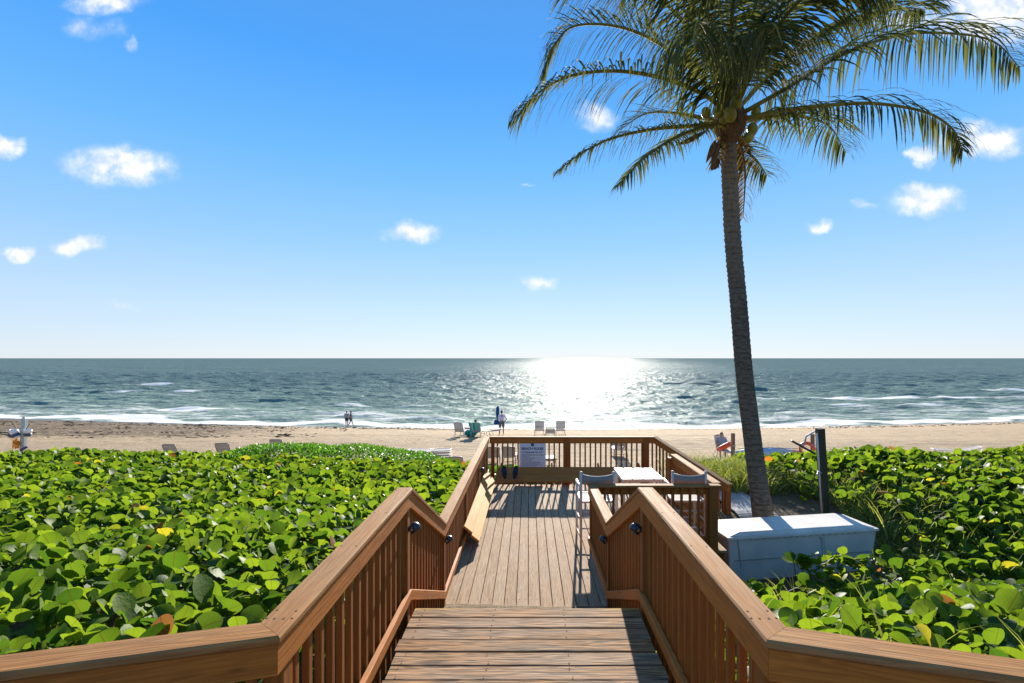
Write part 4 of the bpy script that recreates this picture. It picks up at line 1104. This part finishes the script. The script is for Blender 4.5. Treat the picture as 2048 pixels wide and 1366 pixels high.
def grass(name, clumps, label, width=0.008):
    V, Q, RN, UV = [], [], [], []
    for (cx, cy, cz, rad_, nb, ln, lean) in clumps:
        for _ in range(nb):
            a = rng.uniform(0, 6.283); r = rad_*math.sqrt(rng.random())
            p = Vector((cx+r*math.cos(a), cy+r*math.sin(a), cz)); a2 = a+rng.uniform(-.8, .8)
            d = Vector((math.cos(a2)*lean*rng.uniform(.2, 1), math.sin(a2)*lean*rng.uniform(.2, 1), 1)).normalized()
            L = ln*rng.uniform(.5, 1.15); rn = rng.random(); w = width*rng.uniform(.6, 1.4)
            side = d.cross(Vector((rng.uniform(-1, 1), rng.uniform(-1, 1), 0.2))).normalized()
            for s in range(6):
                u = s/5; b_ = len(V); ww = w*(1-u*u)+0.0006
                V += [tuple(p-side*ww), tuple(p+side*ww)]; RN += [rn, rn]; UV += [(0, u), (1, u)]
                if s: Q.append((b_-2, b_-1, b_+1, b_))
                p = p+d*L/5; d = (d+Vector((d.x*.15, d.y*.15, -rng.uniform(.10, .42)*(u+.3)))).normalized()
    me = numpy_mesh(name, np.array(V), np.array(Q), RN, UV); ob = link(name, me, M['grass'])
    return tag(ob, label, None, None, 'stuff')
cl1 = []
for _ in range(120):      # mound behind the mat, left and right of the trunk
    x = rng.uniform(4.2, 7.0); y = rng.uniform(11.8, 14.0)
    cl1.append((x, y, gz(x, y), .18, 34, .75 if x < 6 else .6, .75))
for _ in range(85):       # right of the box and in front of the shower post
    x = rng.uniform(6.7, 8.8); y = rng.uniform(8.2, 11.6)
    cl1.append((x, y, gz(x, y), .2, 30, .72, .8))
for _ in range(210):       # among the sea grape
    x = rng.uniform(1.6, 13); y = rng.uniform(2.4, 13)
    if (x < 6.8 and 7.4 < y < 11.8) or (x < 3.4 and y > 7): continue
    cl1.append((x, y, float(canopy_r(x, y))-.45, .10, 12, .75, .7))
for _ in range(46):       # crest of the dune on the right
    x = rng.uniform(6, 15.5); y = rng.uniform(13, 14.4); cl1.append((x, y, gz(x, y)+.15, .12, 9, .75, .5))
grass('dune_grass', cl1, 'wispy green dune grass around the palm, box and shower post')

# ------------------------------------------------------------------ seaweed lying on the sand
def gp(px, py, y0=17.0):
    """where the photograph's ray meets the sand"""
    prev = None
    for i in range(1200):
        Yv = y0+i*0.04; p = at(px, py, Yv)
        if p.z <= gz(p.x, p.y): return Vector((p.x, p.y, gz(p.x, p.y)))
    return p
wv, wf = [], []
def weed_blob(x, y, r):
    z = gz(x, y); o = len(wv); a0 = rng.uniform(0, 6)
    wv.append((x, y, z+r*rng.uniform(.25, .5)))
    for k in range(7):
        a = a0+2*math.pi*k/7; q = r*rng.uniform(.5, 1.3); wv.append((x+q*1.5*math.cos(a), y+q*math.sin(a), z-0.01))
    for k in range(7): wf.append((o, o+1+k, o+1+(k+1) % 7))
for _ in range(2600):
    y = rng.uniform(33, 56); x = -rng.uniform(6, 70)
    if y > float(shore(x))-0.8: continue
    m = math.sin(x*.9+y*.5)+math.sin(x*.23-y*.8+2)+math.sin(x*.05+y*.3)
    if (x+0.30*y < -3 or y > float(shore(x))-4) and m > -0.4: weed_blob(x, y, rng.uniform(.05, .17)*(1.35 if m > 1.2 else 1))
for _ in range(1500):     # wrack line along the tide mark
    x = rng.uniform(-16, 40) if rng.random() < .55 else rng.uniform(-17, -1)
    yy = float(shore(x))-4.2-(1.3 if rng.random() < .4 else 0)+rng.gauss(0, .12)
    weed_blob(x, yy, rng.uniform(.03, .10))
for _ in range(260):
    x = rng.uniform(30, 66); weed_blob(x, float(shore(x))-rng.uniform(1.5, 5), rng.uniform(.05, .16))
sw = link('seaweed', mesh('seaweed', wv, wf), M['weed']); tag(sw, 'dark dried seaweed strewn over the sand and along the tide mark', None, None, 'stuff')

# ------------------------------------------------------------------ beach lounge chairs
def chaise_parts(t, back, fm, sm, low=False):
    """strap lounge, head end at -Y, sitter faces +Y; back = raised angle in degrees"""
    w, h = 0.31, 0.20 if low else 0.36
    Ls, Lb_ = (0.55, 0.52) if low else (1.22, 0.76)
    ca, sa = math.cos(R(back)), math.sin(R(back))
    top = lambda u, x: Vector((x, -Lb_*ca*u, h+Lb_*sa*u))
    b = MB()
    for s in (-1, 1):
        b.tube([(s*w, 0, h), (s*w, Ls, h)], 0.017, 6)
        for yy in (0.12, Ls-0.15): b.tube([(s*w, yy, h), (s*(w+.03), yy+(-.10 if yy < .3 else .05), 0)], 0.016, 6)
    for yy in (0.12, Ls-.15): b.tube([(-w-.02, yy-.03, h*.35), (w+.02, yy-.03, h*.35)], 0.012, 6)
    b.tube([(-w, Ls, h), (w, Ls, h)], 0.017, 6)
    b.build('frame', fm, t, True)
    b = MB(); b.tube([top(0, -w), top(.93, -w), top(1, -w+.05), top(1, w-.05), top(.93, w), top(0, w)], 0.017, 6); b.build('back_frame', fm, t, True)
    b = MB(); n = int(Ls/.085)
    for i in range(n): b.box((-w, .05+i*.085, h-.005), (w, .05+i*.085+.070, h+.012))
    b.build('seat_straps', sm, t)
    b = MB(); n = int(Lb_/.082); nv = Vector((0, sa, ca))
    for i in range(n):
        a = top((i+.35)/n, 0); b.bar(a+Vector((-w, 0, 0)), a+Vector((w, 0, 0)), .070, .010, nv)
    b.build('back_straps', sm, t)
    if not low:
        b = MB()
        for s in (-1, 1): b.tube([(s*w, -.05, h+.02), (s*(w+.03), -.26, 0)], .014, 6)
        b.build('rear_legs', fm, t, True)
def chaise(pos, label, back=62, rz=0.0, dark=False, low=False):
    t = thing('lounge_chair', pos, label, 'lounge chair', 'beach lounge chairs', rz)
    chaise_parts(t, back, M['greyframe'] if dark else M['frame'], M['strap'], low); return t
def on(px, Yv):
    x = (px-VPX)/F*Yv; return Vector((x, Yv, gz(x, Yv)))
chaise(on(919, 33.6), 'raised lounge chair left of the teal-towel chair near the water', 64, R(-12))
chaise(on(940, 36.0), 'low lounge chair half hidden beside the teal-towel chair', 40, R(-10), low=True)
tealc = on(952, 33.4)
chaise(tealc, 'lounge chair with a seated person, draped in a teal striped towel', 58, R(-8))
chaise(on(978, 34.6), 'flat lounge chair just right of the teal-towel chair', 6, R(80), True)
chaise(on(1079, 34.6), 'left raised lounge chair of the pair behind the sign, near the water', 72)
chaise(on(1100, 34.2), 'low small chair between the two raised lounge chairs near the water', 60, 0, False, True)
chaise(on(1121, 34.6), 'right raised lounge chair of the pair behind the sign, near the water', 72)
chaise(on(1230, 30.5), 'low lounge chair just above the far railing, right of the middle post', 20, 0, True, True)
chaise(on(986, 23.6), 'lounge chair seen through the balusters left of the sign, leftmost', 52, R(3), True)
chaise(on(1018, 23.6), 'lounge chair seen through the balusters directly left of the sign', 52, R(-2), True)
chaise(on(1098, 22.6), 'white lounge chair seen through the balusters right of the sign', 18, R(4))
chaise(on(1241, 25.5), 'grey-backed lounge chair seen through the balusters right of the middle post', 60, 0, True)
chaise(on(346, 23.4), 'brown-strapped chair back above the left bed, right of the flat loungers', 66, 0, True)
chaise(on(272, 23.9), 'flat lounge chair peeking over the left bed beside the chair back', 14, R(75), True)
chaise(on(315, 24.3), 'white flat lounge chair peeking over the left bed', 10, R(80))
chaise(on(450, 24.3), 'grey chair back peeking over the left bed, left of the shrub mound', 60, R(8), True)
chaise(on(557, 25.0), 'dark-framed chair back above the highest part of the shrub mound', 66, 0, True)
chaise(on(616, 24.2), 'dark chair top barely showing over the shrub mound', 58, 0, True)
chaise(on(913, 20.9), 'chair back beside the stacked loungers, left of the deck railing', 55, 0, True)
chaise(on(1398, 21.8), 'low chair just past the outer side railing on the sand', 30, R(20), True)
chaise(on(1925, 25.2), 'pale lounge chair peeking over the dune at the far right', 20, R(70))
base = on(868, 22.4)
for k in range(6):
    c = chaise(base+Vector((0.04*rng.uniform(-1, 1), 0.03*rng.uniform(-1, 1), 0.115*k)), 'white lounge chair in the stack beside the shrubs, ' + ('lowest', 'second from the bottom', 'third from the bottom', 'third from the top', 'second from the top', 'topmost')[k], 4, R(84), k == 5)

# ------------------------------------------------------------------ lifebuoys, posts, rescue boat, bucket stand
def wood_post(px, Yv, top_py, label):
    p = on(px, Yv); t = thing('wooden_post', p, label, 'post', 'lifebuoy posts')
    zt_ = at(px, top_py, Yv).z
    MB().tube([(0, 0, -.3), (0, 0, zt_-p.z-.01), (0, 0, zt_-p.z)], [.10, .095, .08], 12).build('shaft', M['post_grey'], t)
    MB().bar((-.1, -.1, .9), (.1, -.1, .9), .03, .05).build('peg', M['galv'], t)
    return p, zt_
def lifebuoy(c, rot, label):
    t = thing('lifebuoy', c, label, 'lifebuoy', 'orange lifebuoys hung on posts')
    Rm = rot; v, f = [], []; n, k = 28, 10
    for i in range(n):
        a = 2*math.pi*i/n
        for j in range(k):
            b_ = 2*math.pi*j/k; rr_ = .33+.085*math.cos(b_); v.append(Rm @ Vector((rr_*math.cos(a), .085*math.sin(b_), rr_*math.sin(a))))
    for i in range(n):
        for j in range(k):
            f.append((i*k+j, i*k+(j+1) % k, ((i+1) % n)*k+(j+1) % k, ((i+1) % n)*k+j))
    link('ring', mesh('ring', v, f, True), M['ring'], t)
    for i in range(4):
        a = R(45+90*i); b = MB(); pts = []
        for j in range(11):
            b_ = 2*math.pi*j/10; rr_ = .33+.092*math.cos(b_); pts.append(Rm @ Vector((rr_*math.cos(a), .092*math.sin(b_), rr_*math.sin(a))))
        b.tube(pts, .016, 5); b.build('band', M['rope'], t, True)
pA, zA = wood_post(1466, 23.8, 866, 'weathered wooden post left of the palm trunk with a lifebuoy')
pB, zB = wood_post(1625, 23.8, 868, 'weathered wooden post behind the black shower post with a lifebuoy')
lifebuoy(at(1449, 893, 23.6), Matrix.Rotation(R(38), 3, 'Y') @ Matrix.Rotation(R(62), 3, 'Z') @ Matrix.Rotation(R(25), 3, 'X'), 'orange-red lifebuoy tilted against the post left of the palm')
lifebuoy(at(1615, 900, 23.6), Matrix.Rotation(R(-20), 3, 'X'), 'orange-red lifebuoy hanging behind the black shower post')
bt = thing('rescue_boat', on(1540, 24.6), 'pale blue upturned boat with a red end lying behind the palm trunk', 'boat')
v, f = [], []; n = 20
for i in range(n+1):
    u = i/n; x = -1.75+3.3*u; wy = .42*(1-abs(2*u-1)**3.5)+.06; hz = .62*(1-.25*abs(2*u-1)**3)
    for j in range(9):
        a = math.pi*j/8; v.append((x, -wy*math.cos(a), hz*math.sin(a)**.55 if 0 < j < 8 else 0))
for i in range(n):
    for j in range(8): f.append((i*9+j, i*9+j+1, (i+1)*9+j+1, (i+1)*9+j))
f.append(tuple(range(9))); f.append(tuple(range(n*9+8, n*9-1, -1)))
me = mesh('hull', v, f, True); me.materials.append(M['hull']); me.materials.append(M['hullred'])
for p in me.polygons:
    if p.center.x > 1.0: p.material_index = 1
link('hull', me, None, bt)
MB().tube([(-1.6, -.02, .60), (0, 0, .65), (1.4, -.02, .60)], .025, 6).build('keel', M['chairwhite'], bt, True)

q = on(44, 23.6); zt_ = at(46, 833, 23.6).z-q.z
bk = thing('bucket_stand', q, 'pale post hung with white beach clean-up buckets and orange netting at far left', 'bucket stand')
MB().bar((0, 0, -.2), (0.12, 0, zt_-.10), .20, .16, Vector((0, 1, 0))).build('post', M['postgreen'], bk, bevel=.01)
MB().add(frustum(.02, .22, -.08, .08, zt_-.12, zt_, .06)).build('post_cap', M['white'], bk)
for (x, y, z, ry_, rz) in ((-.42, -.12, zt_-.98, 28, 0), (-.04, -.16, zt_-1.0, -30, 0), (.36, -.10, zt_-.98, 4, 0)):
    m4 = Matrix.Translation((x, y, z)) @ Matrix.Rotation(R(ry_), 4, 'Y')
    bo = MB().lathe([(.13, 0), (.155, .28), (.168, .285), (.168, .36), (.155, .365), (.14, .30), (.12, .02)], 16).build('bucket', M['buck'], bk, True, M4=m4)
    MB().lathe([(.1385, .05), (.1545, .20)], 16).build('label_band', M['bucklab'], bo, True)
for s, (x0, x1) in (('l', (-.08, -.42)), ('r', (.16, .44))):
    MB().tube([(x0, -.05, zt_-.75), (x1, -.05, zt_-.32)], .014, 6).build('hook_arm', M['dark'], bk, True)
b = MB()
for k in range(70):
    a = Vector((rng.uniform(-.34, -.1), rng.uniform(-.16, -.06), zt_-1.02-rng.uniform(0, .25))); b.bar(a, a+Vector((rng.uniform(.0, .2), rng.uniform(-.05, .05), -rng.uniform(.1, .38))), .03, .006)
b.build('orange_netting', M['orange'], bk)
MB().bar((.06, -.12, zt_-1.62), (.40, -.12, zt_-1.42), .12, .10).build('scoop', M['purple'], bk, bevel=.02)

# ------------------------------------------------------------------ people
def skin(nodes, edges, root):
    """nodes: name -> (pos, radius)"""
    names = list(nodes); me = bpy.data.meshes.new('sk')
    me.from_pydata([nodes[k][0] for k in names], [(names.index(a), names.index(b)) for a, b in edges], [])
    o = bpy.data.objects.new('sk', me); C.objects.link(o)
    md = o.modifiers.new('skin', 'SKIN'); md.use_smooth_shade = True
    sub = o.modifiers.new('sub', 'SUBSURF'); sub.levels = 2; sub.render_levels = 2
    for i, k in enumerate(names):
        r = nodes[k][1]; sv = me.skin_vertices[0].data[i]
        sv.radius = r if hasattr(r, '__len__') else (r, r); sv.use_root = (k == root)
    dg = bpy.context.evaluated_depsgraph_get(); out = bpy.data.meshes.new_from_object(o.evaluated_get(dg))
    bpy.data.objects.remove(o); return out
def person(pos, label, pose, mats, rz=0.0, scale=1.0, group=None, longhair=False):
    """pose: joint name -> (x, y, z) metres; the figure faces +Y"""
    t = thing('person', pos, label, 'person', group, rz); t.scale = (scale,)*3
    J = {k: Vector(v) for k, v in pose.items()}
    nd = {'pelvis': (J['pelvis'], (.15, .11)), 'belly': (J['pelvis'].lerp(J['chest'], .5), (.14, .10)), 'chest': (J['chest'], (.165, .11)), 'neckb': (J['neck'], .06),
          'headb': (J['neck'].lerp(J['head'], .55), .055)}
    ed = [('pelvis', 'belly'), ('belly', 'chest'), ('chest', 'neckb'), ('neckb', 'headb')]
    for s in 'lr':
        nd.update({'sh'+s: (J['sh'+s], .062), 'el'+s: (J['el'+s], .042), 'wr'+s: (J['wr'+s], .028),
                   'hp'+s: (J['hp'+s], .095), 'kn'+s: (J['kn'+s], .060), 'cf'+s: (J['kn'+s].lerp(J['an'+s], .35), .056), 'an'+s: (J['an'+s], .038), 'to'+s: (J['to'+s], .035)})
        ed += [('chest', 'sh'+s), ('sh'+s, 'el'+s), ('el'+s, 'wr'+s), ('pelvis', 'hp'+s), ('hp'+s, 'kn'+s), ('kn'+s, 'cf'+s), ('cf'+s, 'an'+s), ('an'+s, 'to'+s)]
    body = skin(nd, ed, 'pelvis')
    bm = bmesh.new(); bm.from_mesh(body)
    ex = MB(); hd = J['head']
    ex.ellipsoid(hd, (.076, .096, .118), 16, 12)
    ex.ellipsoid(hd+Vector((0, .098, -.012)), (.014, .02, .024), 8, 6)          # nose
    for s in (-1, 1):
        ex.ellipsoid(hd+Vector((s*.078, -.005, -.01)), (.012, .022, .032), 8, 6)  # ears
    ex.ellipsoid(hd+Vector((0, .085, -.062)), (.026, .012, .009), 8, 6)          # mouth
    for s in 'lr':                                                               # hands: palm and five fingers
        w = J['wr'+s]; d = (w-J['el'+s]).normalized(); sd_ = d.cross(Vector((0, 1, 0)))
        sd_ = sd_.normalized() if sd_.length > .1 else Vector((1, 0, 0)); nn = sd_.cross(d)
        ex.ellipsoid(w+d*.045, (.038, .038, .05), 8, 6)
        for i, (o_, ln) in enumerate(((-.028, .062), (-.010, .078), (.010, .082), (.028, .072))):
            a = w+d*.075+sd_*o_; ex.tube([a, a+d*ln*.55+nn*.008, a+d*ln*.9+nn*.028], [.010, .009, .006], 6)
        a = w+d*.03-sd_*.03; ex.tube([a, a+d*.03-sd_*.028, a+d*.06-sd_*.03+nn*.012], [.012, .010, .007], 6)
    m2 = mesh('ex', ex.v, ex.f, True); bm.from_mesh(m2); bm.to_mesh(body); bm.free()
    link('body', body, M[mats.get('skin', 'skin')], t)
    for s in (-1, 1): MB().ellipsoid(hd+Vector((s*.03, .088, .012)), (.012, .008, .007), 8, 6).build('eye', M['dark'], t, True)
    hb = MB(); hb.ellipsoid(hd+Vector((0, -.014, .03)), (.086, .100, .102), 16, 10)
    if longhair: hb.ellipsoid(hd+Vector((0, -.075, -.09)), (.07, .045, .15), 12, 8)
    hb.build('hair', M[mats['hair']], t, True)
    sn = {'p': (J['pelvis']+Vector((0, 0, .02)), (.165, .125)), 'b': (J['pelvis'].lerp(J['chest'], .5), (.165, .125)), 'c': (J['chest'], (.185, .13)), 'n': (J['chest'].lerp(J['neck'], .75), .085)}
    se = [('p', 'b'), ('b', 'c'), ('c', 'n')]
    for s in 'lr':
        sn['s'+s] = (J['sh'+s], .08); sn['e'+s] = (J['sh'+s].lerp(J['el'+s], mats.get('sleeve', .75)), .068); se += [('c', 's'+s), ('s'+s, 'e'+s)]
    link('shirt', skin(sn, se, 'p'), M[mats['shirt']], t)
    sn = {'p': (J['pelvis'], (.172, .13))}; se = []
    for s in 'lr':
        sn['h'+s] = (J['hp'+s], .118); sn['k'+s] = (J['hp'+s].lerp(J['kn'+s], mats.get('leg', .85)), .10); se += [('p', 'h'+s), ('h'+s, 'k'+s)]
    link('shorts', skin(sn, se, 'p'), M[mats['shorts']], t)
    return t
def stand(**kw):
    p = dict(pelvis=(0, 0, .95), chest=(0, 0, 1.30), neck=(0, 0, 1.48), head=(0, .02, 1.63), shl=(-.19, 0, 1.40), shr=(.19, 0, 1.40),
             ell=(-.25, -.02, 1.12), elr=(.25, -.02, 1.12), wrl=(-.25, .06, .88), wrr=(.25, .06, .88), hpl=(-.10, 0, .90), hpr=(.10, 0, .90),
             knl=(-.11, .02, .49), knr=(.11, .02, .49), anl=(-.12, -.02, .07), anr=(.12, -.02, .07), tol=(-.13, .14, .035), tor=(.13, .14, .035))
    p.update(kw); return p
man = on(1003.5, 35.4)
person(man, 'person in a pale shirt and grey shorts standing by the water holding blue beach gear', stand(elr=(.36, -.04, 1.15), wrr=(.26, .12, 1.02), ell=(-.26, .06, 1.13), wrl=(-.20, .26, 1.10), knl=(-.13, .03, .49), anl=(-.17, -.03, .07), tol=(-.18, .13, .035)),
       dict(hair='hair', shirt='shirt', shorts='shorts', sleeve=.95, leg=1.0), R(4), 1.0)
ub = thing('beach_umbrella', man+Vector((-.30, .24, .95)), 'rolled dark blue beach umbrella carried upright by the standing person', 'umbrella')
MB().tube([(0, 0, .12), (0, 0, .25), (-.01, 0, .6), (.0, 0, .98), (.02, 0, 1.10)], [.06, .115, .135, .12, .05], 12).build('rolled_canopy', M['navy'], ub, True)
MB().tube([(0, 0, -.2), (0, 0, .2)], .018, 6).build('pole', M['galv'], ub)
bgg = thing('beach_bag', man+Vector((-.38, .12, .72)), 'dark blue beach bag held at the side of the standing person', 'bag')
MB().add(frustum(-.22, .22, -.13, .13, 0, .36, .07)).build('bag', M['navy'], bgg, bevel=.04)
MB().tube([(-.12, 0, .34), (-.06, 0, .48), (.06, 0, .48), (.12, 0, .34)], .014, 6).build('handle', M['navy'], bgg, True)
wk = on(693.5, 53.3); wk.z = max(wk.z, SEA+.02)
person(wk, 'walking person in grey at the water edge, left one of the pair', stand(knl=(-.10, .10, .50), anl=(-.10, .10, .07), tol=(-.10, .26, .035), knr=(.10, .02, .49), anr=(.10, -.16, .09), tor=(.10, -.02, .035), wrl=(-.30, .1, .95)),
       dict(hair='hair', shirt='greycloth', shorts='navyshirt'), R(8), .99, 'pair walking at the water edge')
wk2 = on(701.5, 53.5); wk2.z = max(wk2.z, SEA+.02)
person(wk2, 'walking person in dark top and green shorts at the water edge, right of the pair', stand(knl=(-.10, .16, .52), anl=(-.10, .26, .10), tol=(-.10, .40, .06), knr=(.10, -.06, .49), anr=(.10, -.30, .12), tor=(.10, -.18, .05)),
       dict(hair='hair', shirt='navyshirt', shorts='greencloth'), R(-70), .97, 'pair walking at the water edge')
SIT = dict(pelvis=(0, .02, .47), chest=(0, -.10, .80), neck=(0, -.13, .97), head=(0, -.10, 1.12), shl=(-.19, -.11, .90), shr=(.19, -.11, .90), ell=(-.27, .02, .66), elr=(.27, .02, .66),
           wrl=(-.20, .22, .60), wrr=(.20, .22, .60), hpl=(-.10, .06, .46), hpr=(.10, .06, .46), knl=(-.12, .50, .50), knr=(.12, .50, .50), anl=(-.12, .86, .44), anr=(.12, .86, .44), tol=(-.12, .92, .54), tor=(.12, .92, .54))
person(tealc, 'seated person leaning back in the teal-draped lounge chair, seen from behind', SIT, dict(hair='hair', shirt='navyshirt', shorts='greycloth'), R(-8), 1.0)
tw = thing('beach_towel', tealc+Vector((0, 0, 0)), 'teal striped towel draped over the back of the occupied lounge chair', 'towel', None, R(-8))
v, f = [], []
ca, sa = math.cos(R(58)), math.sin(R(58))
for i in range(9):
    u = -.38+.76*i/8
    for j in range(8):
        s = j/7; y = -.78*ca*(1-s*.85)-.055-.02*math.sin(i*1.7+j); z = .38+.80*sa*(1-s*.85)+.02*math.sin(i*2.1)
        v += [(u*(1+.06*math.sin(j)), y, z), (u*(1+.06*math.sin(j)), y-.015, z)]
for i in range(8):
    for j in range(7):
        a = (i*8+j)*2; c_ = ((i+1)*8+j)*2
        f += [(a, a+2, c_+2, c_), (a+1, c_+1, c_+3, a+3)]
link('cloth', mesh('cloth', v, f, True), M['tealstripe'], tw)
tw2 = thing('beach_towel', on(941, 34.3)+Vector((0, 0, .0)), 'plain teal towel heaped beside the occupied lounge chair', 'towel')
b = MB(); b.ellipsoid((0, 0, .22), (.42, .3, .26), 14, 8); b.ellipsoid((.3, .05, .30), (.22, .25, .24), 12, 8); me = b.build('cloth', M['teal'], tw2, True).data
for vv in me.vertices:
    vv.co += Vector((0, 0, .05*math.sin(vv.co.x*17+vv.co.y*11))); vv.co.z = max(vv.co.z, 0)
sp2 = on(1443, 25.6)
chaise(sp2, 'pale folding chair under the striped-shirt person near the lifebuoy', 75, R(-160), False, False)
SIT2 = dict(SIT); SIT2.update(chest=(0, -.04, .82), neck=(0, -.02, 1.0), head=(0, .04, 1.14), anl=(-.12, .56, .08), anr=(.12, .56, .08), tol=(-.12, .70, .04), tor=(.12, .70, .04), wrr=(.10, .34, .66), wrl=(-.10, .34, .66), shl=(-.2, -.05, .92), shr=(.2, -.05, .92))
person(sp2, 'seated person in a navy and white striped shirt facing the deck near the lifebuoy', SIT2, dict(hair='hairbrown', shirt='striped', shorts='greencloth', sleeve=1.0), R(165), 1.0, None)
